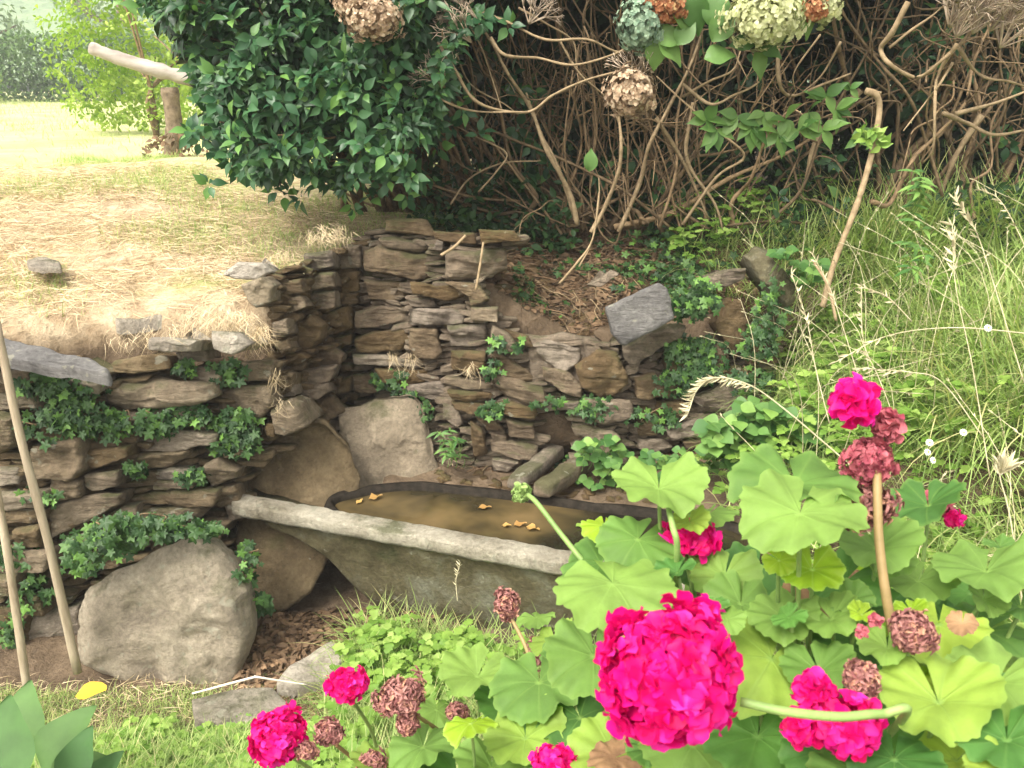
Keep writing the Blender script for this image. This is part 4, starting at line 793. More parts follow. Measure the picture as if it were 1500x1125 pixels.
P = np.vstack([sample(420, -.15, 1.4, 3.14, 3.9, slope_ok), sample(120, -.3, .6, 2.85, 3.1), sample(150, -.9, -.3, 2.1, 2.7)]); k = len(P)
a = R.uniform(0, 6.28, k); scatter(b, (rk, rf3, rf4), P, np.stack([np.cos(a), np.sin(a), np.zeros(k)], -1), np.tile([0, 0, 1.], (k, 1)) + .3 * rdir(k), np.stack([R.uniform(.008, .035, k), R.uniform(.008, .03, k), R.uniform(.005, .014, k)], -1))
tag(b.build('rubble', M_shade, smooth=False), 'small stone chips scattered over the soil', 'rubble', kind='stuff')
b = Buf()
for i in range(170):
    x, y = R.uniform(-.2, 1.5), R.uniform(3.15, 3.9); q = np.array([x, y, 0]); 
    if not slope_ok(x, y): continue
    a = R.uniform(0, 6.28); L = R.uniform(.05, .2); pts = [[x + t * L * math.cos(a) + R.normal(0, .008), y + t * L * math.sin(a), 0] for t in (0, .3, .6, 1)]
    for p_ in pts: p_[2] = float(terr(p_[0], p_[1])) + R.uniform(.005, .03)
    if max(p_[2] for p_ in pts) - min(p_[2] for p_ in pts) < .15: tube(b, cat(pts, 4), .003, .0015, 5)
tag(b.build('fallen_twigs', M_bark2), 'thin fallen twigs littering the soil above the back wall', 'twigs', kind='stuff')
# ------------------------------------------------------------------ ivy
def ivy_patch(lab, regs, L=.036, cover=None, mat=None, mult=1., off=(.01, .07), tpl=None):
    """regs: (px, py, rx, ry, n) on the wall face"""
    t = thing('ivy', lab, 'ivy', 'ivy growing on the stones'); keep(t); b = Buf(); vb = Buf(); first = None
    for (x, y, rx, ry, n) in regs:
        n = int(n * mult); a = R.uniform(0, 6.28, n); r = R.random(n) ** .6; px = x + rx * r * np.cos(a) + R.normal(0, 4, n); py = y + ry * r * np.sin(a) + R.normal(0, 3, n)
        P = np.array([PY(u, v, wallY(u, v) - o_) for u, v, o_ in zip(px, py, R.uniform(*off, n))]); k = len(P)
        if first is None: first = P.mean(0)
        D = norm(np.stack([R.normal(0, .6, k), R.normal(-.3, .3, k), R.normal(-.7, .5, k)], -1)); Nn = np.stack([R.normal(0, .35, k), np.full(k, -1.), R.uniform(.1, 1.1, k)], -1)
        scatter(b, tpl or T_iv, P, D, Nn, L * R.uniform(.6, 1.35, k)); cq = [P[i] + [0, .03, 0] for i in R.integers(0, k, min(k, 6))]; tube(vb, cat(sorted(cq, key=lambda q: q[0]), 4), .003, .002, 4)
    b.build('leaves', mat or M_ivy, t); vb.build('vines', M_bark, t); return t
ivy_patch('ivy spilling below the grey slab on the left wall', [(60,570,40,22,90),(110,575,50,25,110),(90,625,60,28,150),(170,625,50,18,110),(120,610,60,20,100),(65,545,30,12,40)], mult=.75)
ivy_patch('ivy clump hanging beside the brown corner stone at the end of the left wall', [(345,620,32,22,110),(350,645,30,22,80),(330,655,20,15,30)], mult=1.2)
ivy_patch('thin ivy strands around the middle of the left wall, over thin flat stones', [(250,610,50,15,60),(290,610,30,15,40),(280,700,25,15,50),(200,690,20,10,25),(235,630,30,10,25),(60,730,30,12,30),(330,545,30,20,60),(270,540,20,10,30)])
ivy_patch('dark green ivy draped on top of the large pale boulder', [(150,795,60,22,170),(200,775,70,20,190),(250,772,60,18,130),(120,825,30,18,80),(300,778,30,12,60)], mult=.85, off=(.15, .42))
ivy_patch('ivy trailing down the boulder right side towards the dark hollow', [(355,850,14,25,50),(380,885,20,14,35),(360,815,14,18,30)], mult=1.2, off=(.15, .4))
ivy_patch('ivy in the gap at the far left below the stakes', [(20,820,30,20,60),(45,870,28,28,80),(15,930,20,30,50)], mult=1.)
ivy_patch('small ivy sprig above the leaning slab in the back corner', [(570,555,28,14,70),(600,580,22,14,40),(620,605,15,18,35)], L=.03)
ivy_patch('ivy over the spring hole', [(800,590,26,9,26),(870,598,35,16,60),(720,600,25,12,35),(740,505,25,14,40),(725,545,14,18,20)], L=.032, mult=1.2)
ivy_patch('dark ivy clump growing beside the grey slate block', [(1020,435,36,28,210),(1000,455,20,16,60)], L=.034, mult=.7, off=(.05, .2))
ivy_patch('dark ivy clump below the grey slate block', [(1010,515,36,24,170),(1030,545,40,18,120),(985,560,30,22,90),(960,610,40,18,70),(1040,520,30,30,80)], L=.034, mult=.7)
ivy_patch('ivy in the shade at the right end of the back wall, touching the long grass', [(1115,500,30,30,140),(1100,560,35,22,100),(1130,450,25,40,90)], L=.036, mult=.7, off=(.02, .15))
# ivy/undergrowth carpet below the bushes
b = Buf(); P = sample(9000, -.45, 2.4, 3.35, 4.6, lambda x, y: slope_ok(x, y) * ss(3.3, 3.9, y + .25 * nz(x, y, 4)) * (.2 + .8 * ss(-.2, .25, nz(x, y, 3, 2)))); k = len(P); P[:, 2] += R.uniform(0, .09, k)
scatter(b, T_iv, P, rdir(k, -.5, .2), rdir(k, .1, 1) + [0, -.7, .3], R.uniform(.025, .05, k)); P = sample(3500, .0, 1.3, 3.15, 3.7, lambda x, y: slope_ok(x, y) * ss(.15, .35, nz(x, y, 4, 4))); k = len(P); P[:, 2] += R.uniform(0, .05, k)
scatter(b, T_iv, P, rdir(k, -.5, .2), rdir(k, .1, 1) + [0, -.7, .3], R.uniform(.02, .035, k)); tag(b.build('undergrowth_ivy', M_ivy), 'dark ivy carpet in the shade under the bushes', 'ivy', kind='stuff')
# broad leaved plants at foot of back wall and right
def leafy(lab, regs, L, mat, Yf, cat_='plant', grp='leafy plants at the foot of the back wall', tpl=None):
    t = thing('leafy_plant', lab, cat_, grp); keep(t); b = Buf(); sb = Buf(); 
    for (x, y, rx, ry, n) in regs:
        for i in range(n):
            u, v = x + R.uniform(-rx, rx), y + R.uniform(-ry, ry); c = PY(u, v, Yf + R.normal(0, .05)); a0 = R.uniform(0, 6.28); g = c.copy(); g[2] = max(min(c[2] - .03, float(terr(c[0], c[1]))), c[2] - .09); g[1] += .07
            tube(sb, cat([g, (g + c) / 2 + [.01, 0, 0], c], 3), .0022, .0015, 4)
            k = 3; a = a0 + np.arange(k) * 2.09; D = np.stack([np.cos(a), np.sin(a) - .2, R.uniform(-.3, .3, k)], -1); scatter(b, tpl or T_ro, np.repeat(c[None], k, 0), D, np.tile([0, -.7, 1.], (k, 1)) + .25 * rdir(k), L * R.uniform(.7, 1.2, k))
    b.build('leaves', mat, t); sb.build('stems', M_stem, t); return t
leafy('bright round leaved plant beside the right channel stone', [(880,665,30,22,17),(870,700,25,14,9),(900,690,20,14,6)], .044, M_leafy, 2.95)
leafy('low green leafy plants under the ledge stones, left of the tall grass', [(960,675,45,16,16),(1010,680,40,14,10),(950,700,30,10,8)], .04, M_leafy, 2.9)
leafy('clump of rounded dull green leaves in front of the wall end', [(1110,610,40,22,24),(1080,640,45,22,20),(1150,640,50,35,28),(1060,665,30,16,12),(1200,670,45,35,22)], .055, M_leafy, 2.8)
leafy('pale sprig of narrow leaves growing beside the leaning slab', [(660,655,18,14,12),(650,640,10,10,5)], .045, M_leafy, 2.98, tpl=T_la)
leafy('upright lime green plant with narrow leaves below the twiggy bush', [(1345,262,8,12,6),(1345,300,8,22,5),(1343,345,14,30,6),(1340,390,18,20,5)], .06, M_leafy, 2.9, tpl=T_la)
leafy('bramble leaves behind the leaning mossy stone', [(1185,395,18,22,18),(1150,375,12,10,6)], .045, M_leafy, 3.2)

# ------------------------------------------------------------------ sticks, twigs, leaves
def stick(pts, r0, r1, name, lab, cat_, mat, **kw):
    b = Buf(); tube(b, cat(pts, 6), r0, r1, 10, wob=.08); return tag(b.build(name, mat), lab, cat_, **kw)
stick([PY(-6, 470, 2.28), PY(30, 640, 2.26), PY(72, 800, 2.24), PY(114, 985, 2.2)], .011, .014, 'wooden_stake', 'longer wooden stake leaning across the left wall and the pale boulder', 'stake', M_wood, group='leaning wooden stakes')
stick([PY(-20, 640, 2.18), PY(6, 780, 2.14), PY(24, 900, 2.1), PY(40, 1010, 2.06)], .011, .012, 'wooden_stake', 'shorter pale stake at the picture edge, left of the longer stake', 'stake', M_wood, group='leaning wooden stakes')
stick([PZ(282, 1016, .12), PZ(330, 1003, .16), PZ(372, 992, .2)], .003, .0035, 'thin_twig', 'thin white twig lying across the flat stone below the pale boulder', 'twig', M_fibre)
stick([PZ(372, 991, .2), PZ(410, 997, .17), PZ(450, 1003, .14)], .0035, .002, 'thin_twig', 'thin white twig pointing right into the grass beside the slanting stone', 'twig', M_fibre)
stick([PY(646, 374, 3.05), PY(665, 362, 3.08), PY(682, 345, 3.1)], .006, .005, 'broken_stick', 'short broken stick lying slanted on the top stones of the back wall', 'stick', M_bark2)
stick([PY(697, 425, 3.0), PY(703, 390, 3.02), PY(708, 355, 3.05)], .005, .004, 'broken_stick', 'short upright stick hanging over the dark stone of the back wall', 'stick', M_bark2)
stick([PY(820, 415, 3.1), PY(845, 385, 3.1), PY(868, 350, 3.15), PY(878, 280, 3.2)], .005, .003, 'bare_shoot', 'long thin bare shoot curving down from the bush onto the soil', 'stem', M_bark2)
stick([PY(1225, 470, 2.9), PY(1213, 420, 2.95), PY(1190, 380, 3.0)], .006, .004, 'bare_shoot', 'short dry shoot at the foot of the hooked cane', 'stem', M_bark2)
def flatleaf(px, py, z, L, ang, mat, lab, tilt=.1, name='floating_leaf', grp='leaves floating on the water', tpl=None):
    L = L * (.72 if 'float' in name else 1); c = PZ(px, py, z); b = Buf(); a = rad(ang); D = np.array([[math.cos(a), math.sin(a), tilt]]); scatter(b, tpl or leaf_tpl([.02, R.uniform(.1, .25), R.uniform(.25, .4), R.uniform(.22, .38), R.uniform(.1, .3), .12, .01], 1, .4, R.uniform(-.2, .1), .08), c[None] - D * L / 2 * [1, 1, 0], D, np.array([[.05, 0, 1.]]), np.array([L]))
    return tag(b.build(name, mat), lab, 'leaf', grp)
flatleaf(550, 730, WZ + .006, .075, 20, M_fl, 'yellow leaf floating nearest the leaning slab')
flatleaf(710, 744, WZ + .006, .07, 5, M_fl, 'ochre leaf floating alone near the middle of the back rim')
flatleaf(742, 771, WZ + .005, .05, -20, M_fl, 'small brown leaf floating left of the leaf cluster')
flatleaf(762, 769, WZ + .007, .07, 15, M_fl, 'pale ochre leaf in the middle of the leaf cluster')
flatleaf(780, 775, WZ + .007, .08, -30, M_fl, 'curled russet leaf at the right of the leaf cluster')
flatleaf(850, 770, WZ + .006, .05, 25, M_weed, 'pale green leaf floating near the back rim at the right')
flatleaf(527, 735, WZ + .005, .05, 60, M_fl, 'dull brown leaf floating at the left end of the water')
flatleaf(135, 1016, .2, .085, 10, M_yleaf, 'bright orange yellow leaf lying in the grass at the left', .25, 'fallen_leaf', None, leaf_tpl([.1, .35, .42, .4, .3, .1], 1, .2, .1, .03))
# pebbles by the spout
# ------------------------------------------------------------------ dock plant bottom left
dk = thing('dock_plant', 'broad leaved dock plant at the bottom left corner', 'plant', loc=tuple(PZ(60, 1120, .3))); keep(dk)
T_dock = leaf_tpl([.03, .2, .3, .34, .32, .27, .2, .12, .01], 1, .25, .25, .03)
for (x, y, L, an, d) in [(28, 1110, .17, 95, 1.95), (60, 1125, .16, 60, 1.9), (15, 1140, .16, 140, 1.85), (70, 1140, .12, 25, 1.85), (5, 1170, .2, 100, 1.7), (100, 1150, .12, 80, 1.8), (130, 1160, .1, 60, 1.85)]:
    c = PD(x, y, d); a = rad(an); b = Buf(); scatter(b, T_dock, c[None], np.array([math.cos(a) * RT + math.sin(a) * UP * .9 + .2 * FW]), np.array([-FW * .8 + UP * .6]), np.array([L])); b.build('leaf', M_dock, dk)
b = Buf(); g = PZ(60, 1180, .3)
for x, y, d in [(28, 1110, 1.95), (60, 1125, 1.9), (15, 1140, 1.85), (100, 1150, 1.8)]: tube(b, cat([g, PD(x, y, d)], 4), .004, .003, 5)
b.build('stalks', M_stem, dk)

# ------------------------------------------------------------------ seed-head grasses
def seedgrass(pts, D0, lab, nsp=26, sl=.018, part=(.0, .45), r=.0011, drop=-.3, mat=None):
    path = cat([PD(x, y, D0) for x, y in pts], 8); t = thing('seed_grass', lab, 'grass stalk', 'dry grass stalks with seed heads', loc=tuple(path[0])); keep(t)
    b = Buf(); tube(b, path, r, r * .6, 5); b.build('stalk', mat or M_seed, t); b = Buf(); n = len(path); lo = int(n * (1 - part[1]))
    for i in range(nsp):
        q = path[min(n - 1, lo + int((n - lo) * i / nsp))]; ta = norm(path[min(n - 1, lo + 1)] - path[max(0, lo - 1)]); d = norm(ta + .6 * rdir(1)[0] + [0, 0, drop]); scatter(b, T_sp, q[None], d[None], rdir(1), np.array([sl * R.uniform(.7, 1.3)]))
    b.build('seed_head', M_seed, t)
T_sp = leaf_tpl([.04, .09, .1, .06, .01], 1, .5, .1)
seedgrass([(1255,690),(1215,655),(1150,600),(1100,565),(1050,553),(1022,570),(1008,605)], 1.1, 'arching bleached oat stalk drooping its head in front of the back wall ledge', 90, .013, (0, .5), drop=-.8)
seedgrass([(1225,700),(1180,590),(1160,510),(1148,420),(1140,345)], 2.0, 'upright dry stalk before the leaning mossy stone', 30, .02) if False else None
seedgrass([(1215,620),(1195,540),(1182,470),(1160,402)], 1.6, 'thin straight seed stalk just right of the leaning mossy stone', 30, .014, (0, .6))
seedgrass([(1260,560),(1235,480),(1215,420),(1190,372)], 1.7, 'second seed stalk, its tip bent beside the hooked cane', 26, .014, (0, .5))
seedgrass([(1320,640),(1290,560),(1265,500),(1262,420)], 1.6, 'seed stalk standing straight above the topmost pink flower', 24, .014, (0, .5))
seedgrass([(1335,470),(1300,435),(1262,420)], 1.6, 'short slanting seed stalk in the bank left of the tall bleached heads', 20, .014, (0, .7))
seedgrass([(1450,700),(1425,540),(1400,420),(1395,330)], 1.5, 'tall seed stalk with a dark bleached tip in the right bank', 24, .02, (0, .25))
seedgrass([(1500,560),(1460,430),(1430,340),(1398,290)], 1.5, 'tall pale seed stalk leaning left near the right edge', 26, .02, (0, .4))
seedgrass([(1520,400),(1470,300),(1435,277)], 1.6, 'grey seed stalk bowing over the bank at the right edge', 24, .013, (0, .7))
seedgrass([(1520,490),(1400,480),(1300,492),(1225,530)], 1.4, 'long nearly level dry stalk crossing the bank', 18, .013, (0, .4))
seedgrass([(1440,640),(1380,560),(1330,545),(1260,540)], 1.5, 'dry stalk bent flat over the long grass left of centre of the bank', 22, .016, (0, .4))
seedgrass([(1500,900),(1480,760),(1465,700),(1470,690)], 1.1, 'stout bleached seed head low in the right bank', 60, .026, (0, .25))
seedgrass([(670,880),(668,850),(674,824)], 2.1, 'small single grass spike standing before the trough front', 16, .012, (0, .6))
# more thin dry stalks criss-crossing (uncountable)
b = Buf()
for i in range(230):
    x, y = R.uniform(.9, 2.8), R.uniform(1.5, 3.4); g = np.array([x, y, terr(x, y)]); a = R.uniform(0, 6.28); h = R.uniform(.3, .65); l = R.uniform(.1, .5); path = cat([g, g + [math.cos(a) * l * .3, math.sin(a) * l * .3, h * .7], g + [math.cos(a) * l, math.sin(a) * l, h]], 5); tube(b, path, .0016, .0009, 4)
    q = path[-6:]; 
    for pnt in q: scatter(b, T_sp, np.repeat(pnt[None], 3, 0), norm(rdir(3) * .5 + (path[-1] - path[-3])[None] * 10), rdir(3), R.uniform(.009, .018, 3))
tag(b.build('dry_grass_stalks', M_seed), 'criss crossing bleached grass stalks on the right bank', 'grass', kind='stuff')
# small white daisies
for i, (x, y, lb) in enumerate([(1362, 648, 'upper white daisy of the close pair right of the pink flower'), (1360, 662, 'lower white daisy of the close pair right of the pink flower'), (1368, 674, 'small white daisy just under the close pair'), (1412, 633, 'white daisy alone in the grass above the close pair'), (1324, 720, 'white daisy beside the withered pink heads on the tall stem'), (1466, 690, 'white daisy next to the stout bleached seed head'), (1448, 480, 'white daisy high in the long grass')]):
    t = thing('daisy', lb, 'flower', 'small white daisies in the bank', loc=tuple(PY(x, y, 2.1))); keep(t); c = PY(x, y, 2.1); b = Buf(); k = 12; a = np.arange(k) * 6.283 / k
    f = norm(to_np([R.normal(0, .2), -.8, .6])); s1 = norm(np.cross(f, [1, 0, .1])); s2 = np.cross(f, s1); scatter(b, T_la, np.repeat(c[None], k, 0), np.cos(a)[:, None] * s1 + np.sin(a)[:, None] * s2, np.tile(f, (k, 1)), np.stack([np.full(k, .022)] + [np.full(k, .011)] * 2, -1)); b.build('petals', M_white, t)
    b = Buf(); tube(b, [c - f * .002, c + f * .003], .0035, .002, 6); b.build('flower_centre', M_yleaf, t); b = Buf(); tube(b, cat([c, c + [.01, .02, -.1], np.array([c[0], c[1] + .03, terr(c[0], c[1] + .03)])], 4), .001, .001, 4); b.build('stem', M_stem, t)

# ------------------------------------------------------------------ geraniums
def gleaf_tpl(seed, cup=.12):
    rg = np.random.default_rng(seed); ph = rg.uniform(0, 6.28, 4); rings, segs = 9, 97; op = .10; V = [(0, 0, 0)]; vein = [1.]; lob = 7
    for i in range(1, rings + 1):
        t = i / rings
        for j in range(segs):
            u = j / (segs - 1); a = op + (2 * math.pi - 2 * op) * u; lobf = abs(math.sin(lob * math.pi * u)) ; R0 = .5 * (1 + .07 * (lobf ** .6 - .6) * t ** 2 + .03 * math.sin(u * 6.283 * 26) * t ** 6 + .035 * math.sin(3 * a + ph[0]))
            R0 *= 1 - .22 * math.exp(-(min(u, 1 - u) / .03) ** 2) * (1 - .3 * t); r = R0 * t
            z = cup * r * 1.4 - .9 * r ** 2 * .5 + .022 * t * t * math.sin(lob * 2 * math.pi * u + ph[1]) + .075 * t ** 2 * math.sin(2 * a + ph[2]) + .03 * t ** 2 * math.sin(3 * a + ph[1]) + .034 * t ** 3 * math.sin(u * 6.283 * 11 + ph[3]) + .03 * t ** 4 * math.sin(u * 6.283 * 5 + ph[0]) + .008 * (lobf - .5) * t
            V.append((r * math.sin(a), -r * math.cos(a), z)); vv = max(0, 1 - abs((u * lob) % 1 - .5) * 2 * (2 + 9 * t)) * (1 - .6 * t); zone = -.55 * math.exp(-((t - .55 - .05 * math.sin(14 * math.pi * u)) / .12) ** 2); edge = .7 * ss(.9, 1, t); vein.append(max(vv * .38, float(edge) * .5, 0) + 0 * zone)
    F3 = [(0, 1 + j, 2 + j) for j in range(segs - 1)]; F4 = []
    for i in range(rings - 1):
        for j in range(segs - 1): a = 1 + i * segs + j; F4.append((a, a + segs, a + segs + 1, a + 1))
    return np.array(V), np.array(F3), np.array(F4), np.array(vein)
GT = [gleaf_tpl(i, c) for i, c in enumerate([.12, .25, .05, .4, .18, .3])]
def gleaf(parent, px, py, wpx, D, hr=.6, roll=0., mat=None, root=None, lab=None, tw=0., flip=0):
    """hr = apparent height / width, which sets how far the blade faces the camera"""
    c = PD(px, py, D); s = wpx * D / FPX * .98; i = R.integers(0, 6); tv, f3, f4, vein = GT[i]; tilt = math.acos(min(.98, max(.1, hr)))
    vdir = -norm(ray(px, py)); upv = norm(UP - vdir * (UP @ vdir)); sd = np.cross(upv, vdir)
    n = vdir * math.cos(tilt) + upv * math.sin(tilt) * (1 if not flip else -1); n = norm(n + tw * sd); d = norm(np.cross(n, sd)) ; d = -d if d @ upv > 0 else d
    a = rad(roll); x = norm(np.cross(d, n)); d2 = d * math.cos(a) + x * math.sin(a); Mx = frames(d2[None], n[None])
    V = (Mx[0] @ (tv * s).T).T + c; o = mesh('leaf', V, [f3, f4], mat or M_ger, parent, attr={'vein': vein})
    if lab: o['label'] = lab
    if root is not None:
        q = cat([c - n * .004, c - n * .03 + (root - c) * .15 + [0, 0, -.02], (c + root) / 2 + [0, 0, -.03], root], 5); b = Buf(); tube(b, q, .0018, .0026, 6); b.build('leaf_stalk', M_stem, parent)
    return o
T_gp = leaf_tpl([.06, .16, .28, .38, .44, .38, .22], 1, .3, .35, .12)
def bloom(parent, px, py, rpx, D, asp=1., nf=40, mat=None, name='flower_head', lab=None, stem_to=None, pet=.30, npet=8, half=False, smat=None, seedv=0):
    c = PD(px, py, D); r = rpx * D / FPX; b = Buf(); pet = pet * r if r > .02 else pet * r * 1.3
    dry = name.startswith('wither'); nf = int(nf * 1.5) if dry else nf
    i = np.arange(nf) + .5; ph = np.arccos(1 - 2 * i / nf); th = math.pi * (1 + 5 ** .5) * i; d = np.stack([np.cos(th) * np.sin(ph), np.sin(th) * np.sin(ph), np.cos(ph)], -1) + R.normal(0, .12, (nf, 3)); d = norm(d)
    if half: d = d[d[:, 2] > -.35]
    k = len(d); sc3 = RT[None] * d[:, :1] + d[:, 2:3] * UP[None] * asp + d[:, 1:2] * FW[None] * .9; P = c + sc3 * (r - pet * .45) * R.uniform(.8, 1.08, (k, 1)) * (1 + (.4 if dry else .3) * vnoise(d * 1.9 + c * 31))[:, None] * (R.uniform(.6, 1.12, (k, 1)) if dry else 1); o_ = norm(sc3)
    ref = norm(np.cross(o_, rdir(k))); b2 = np.cross(o_, ref)
    for j in range(npet):
        a = j * 2.39 + R.uniform(0, .6, k); rr = np.cos(a)[:, None] * ref + np.sin(a)[:, None] * b2; open_ = .35 + .9 * (1 - j / npet); D_ = norm(rr * open_ + o_ * (1.15 - .6 * open_) + R.normal(0, .12, (k, 3)))
        scatter(b, T_gp, P - o_ * pet * .3, D_, o_ * .6 - rr * .5 + .4 * rdir(k), pet * np.stack([R.uniform(.75, 1.25, k) * (.55 if dry else 1), R.uniform(.8, 1.25, k) * (.95 if dry else 1), R.uniform(.6, 1.6, k) * (2 if dry else 1)], -1))
    o = b.build(name, mat or M_pink, parent)
    if lab: o['label'] = lab
    if stem_to is not None:
        b = Buf(); e = to_np(stem_to); tube(b, cat([c - [0, 0, r * .5], (c + e) / 2 + [.01, 0, .0], e], 6), .0024, .0028, 7); b.build('flower_stalk', smat or M_stem, parent)
    return o
g1 = thing('geranium', 'large leafy geranium in the near right foreground carrying the biggest magenta bloom', 'flowering plant', loc=(.35, .75, float(terr(.35, .75)))); keep(g1)
root1 = np.array([.33, .72, 1.12]); root1b = np.array([.22, .74, 1.15])
GL = [(965,716,140,.80,.55,0,0),(1172,752,180,.66,.62,10,1),(1165,712,185,.72,.45,-15,1),(1040,752,85,.85,.4,20,0),(935,790,120,.8,.7,30,0),(898,855,180,.74,.6,-30,0),(880,825,120,.85,.6,60,0),(1062,845,105,.80,.8,15,0),(1020,830,90,.86,.6,80,0),(1085,885,110,.76,.7,0,0),
(1148,905,105,.72,.7,30,0),(1218,908,90,.70,.7,-40,0),(1130,965,190,.70,.7,20,0),(1200,985,110,.68,.7,-20,0),(1360,742,110,.85,.55,0,0),(1445,838,150,.75,.5,10,0),(1285,805,125,.76,.6,-25,0),(1345,852,110,.80,.6,20,0),(1375,915,140,.72,.6,0,0),(1445,925,120,.78,.6,45,0),
(1375,1030,175,.62,.7,-20,0),(1462,1000,150,.64,.7,25,0),(1475,1085,150,.58,.7,0,2),(1110,1080,170,.68,.75,10,2),(1015,1092,160,.70,.7,-30,0),(1205,1105,120,.64,.7,15,2),(1310,1112,140,.6,.7,0,2),(1400,1115,130,.62,.6,40,0),(870,962,150,.88,.7,0,0),(940,930,110,.9,.7,30,2),
(1190,835,95,.70,.75,0,3),(1240,850,110,.78,.8,40,2),(1160,870,100,.85,.8,0,2),(1300,890,110,.85,.7,0,2),(1420,870,110,.85,.6,30,2),(1250,950,130,.80,.8,20,2),(1320,980,140,.78,.8,-20,2),(1200,1040,150,.78,.8,0,2),(1060,1010,150,.8,.8,0,2),(960,1060,150,.85,.7,0,0),
(1300,1040,150,.7,.7,30,2),(1450,1050,150,.72,.8,0,2),(1480,950,120,.8,.7,0,0),(1495,890,90,.75,.6,0,0),(1000,880,110,.95,.7,0,0),(1110,840,120,.9,.7,10,2),(1230,1000,120,.9,.8,0,2),(1120,1130,150,.75,.7,0,0),(1260,1140,150,.6,.7,0,0),(1500,1150,160,.55,.7,0,0),(900,1110,140,.8,.7,0,0),(1010,765,60,.8,.6,0,0),(885,770,70,.85,.5,0,3),(1300,950,90,.66,.6,0,0),(1400,985,100,.7,.6,0,3)]
mats = {0: M_ger, 1: M_ger, 2: M_gerdark, 3: M_geryel}
for (x, y, wp, d, h, ro, mk) in GL: gleaf(g1, x, y, wp, d, h, ro, mats[mk], root1 if x > 1050 else root1b, tw=R.normal(0, .15))
bloom(g1, 980, 985, 116, .56, .84, 95, lab='largest magenta flower head, round and fully open', pet=.265, npet=9)
b = Buf(); tube(b, cat([PD(1085, 1028, .56), PD(1150, 1042, .55), PD(1230, 1050, .55), PD(1290, 1046, .56), PD(1318, 1058, .6), root1], 7), .0032, .003, 8); b.build('flower_stalk', M_stem, g1)
bloom(g1, 1240, 1062, 62, .60, .7, 30, lab='magenta flower head crossed by a pale green stalk', pet=.36, stem_to=root1); bloom(g1, 1190, 1012, 30, .61, .9, 9, pet=.6); bloom(g1, 1172, 1066, 26, .6, 1.2, 8, pet=.65)
bloom(g1, 1006, 792, 50, .82, .55, 26, lab='small flattened magenta flower head between the upper leaves', pet=.42, half=True, stem_to=root1b)
b = Buf(); tube(b, cat([PD(1285, 690, .70), PD(1287, 780, .69), PD(1296, 860, .68), PD(1308, 925, .68), PD(1322, 985, .69)], 7), .0036, .0042, 8); b.build('flower_stalk', M_stemr, g1)
b = Buf(); tube(b, cat([PD(975, 725, .79), PD(985, 770, .76), PD(992, 800, .76), PD(990, 860, .8)], 6), .0026, .003, 8); b.build('leaf_stalk', M_stem, g1)
bloom(g1, 1252, 590, 36, .70, 1., 9, lab='topmost bright magenta flower head', pet=.8, npet=7)
bloom(g1, 1300, 622, 24, .71, 1., 12, M_drypink, pet=.6); bloom(g1, 1272, 675, 38, .71, .95, 46, M_drypink, lab='fading dusky pink flower head under the topmost one', pet=.34)
bloom(g1, 1268, 742, 44, .72, .75, 50, M_dry, 'withered_flower_head', pet=.32); bloom(g1, 1262, 993, 30, .62, 1., 60, M_dry, 'withered_flower_head', pet=.3, stem_to=root1); bloom(g1, 1338, 925, 37, .64, .85, 70, M_dry, 'withered_flower_head', pet=.28, stem_to=root1)
bloom(g1, 1360, 738, 40, .9, .3, 16, M_drypink, pet=.35); bloom(g1, 1398, 760, 14, .88, .7, 8, M_pink, pet=.6)
bloom(g1, 1045, 870, 30, .92, .8, 30, M_dry, 'withered_flower_head', pet=.4)
bd = Buf(); tube(bd, cat([PD(768, 722, .92), PD(785, 735, .9), PD(820, 780, .88), PD(860, 830, .86), PD(900, 880, .86), root1b], 7), .0026, .003, 8); bd.build('flower_stalk', M_stem, g1)
bloom(g1, 764, 722, 15, .92, .9, 22, M_stem, 'flower_bud', lab='green unopened bud cluster hanging over the water', pet=.55, npet=4)
for (x, y) in [(1262, 925), (1282, 908)]: bloom(g1, x, y, 9, .63, 1.3, 7, M_drypink, 'flower_bud', pet=.9, npet=3)
# curled brown leaves
for (x, y, wp, d, h) in [(1180,880,80,.82,.9),(1265,860,60,.85,.9),(1410,912,44,.66,.8),(900,1110,80,.75,.7),(1345,1090,70,.75,.9),(1140,800,60,.95,.8)]: gleaf(g1, x, y, wp, d, h, R.uniform(0, 90), M_deadl, lab='curled brown dead leaf')
b = Buf()
for i in range(16):
    q = root1 + [R.normal(0, .12), R.normal(0, .08), R.uniform(-.05, .05)]; g_ = np.array([.33 + R.normal(0, .07), .72 + R.normal(0, .05), 0]); g_[2] = terr(g_[0], g_[1]) - .02; tube(b, stempath(g_, q, 0, 5, .02), .007, .005, 7)
b.build('main_stems', M_stemr, g1)
for i in range(60):
    x, y = R.uniform(880, 1500), R.uniform(800, 1125); gleaf(g1, x, y, R.uniform(40, 85), R.uniform(.68, .95), R.uniform(.45, .85), R.uniform(-60, 60), [M_ger, M_ger, M_gerdark, M_geryel][i % 4], root1 if x > 1000 else root1b, tw=R.normal(0, .35))
# fill of inner leaves so that the plant has a body
for i in range(40):
    x, y = R.uniform(900, 1560), R.uniform(930, 1500); d = R.uniform(.75, .98)
    if y < 1150 and x < 1000: continue
    gleaf(g1, x, y, R.uniform(90, 140), d, .75, R.uniform(0, 360), M_gerdark if i % 2 else M_ger)

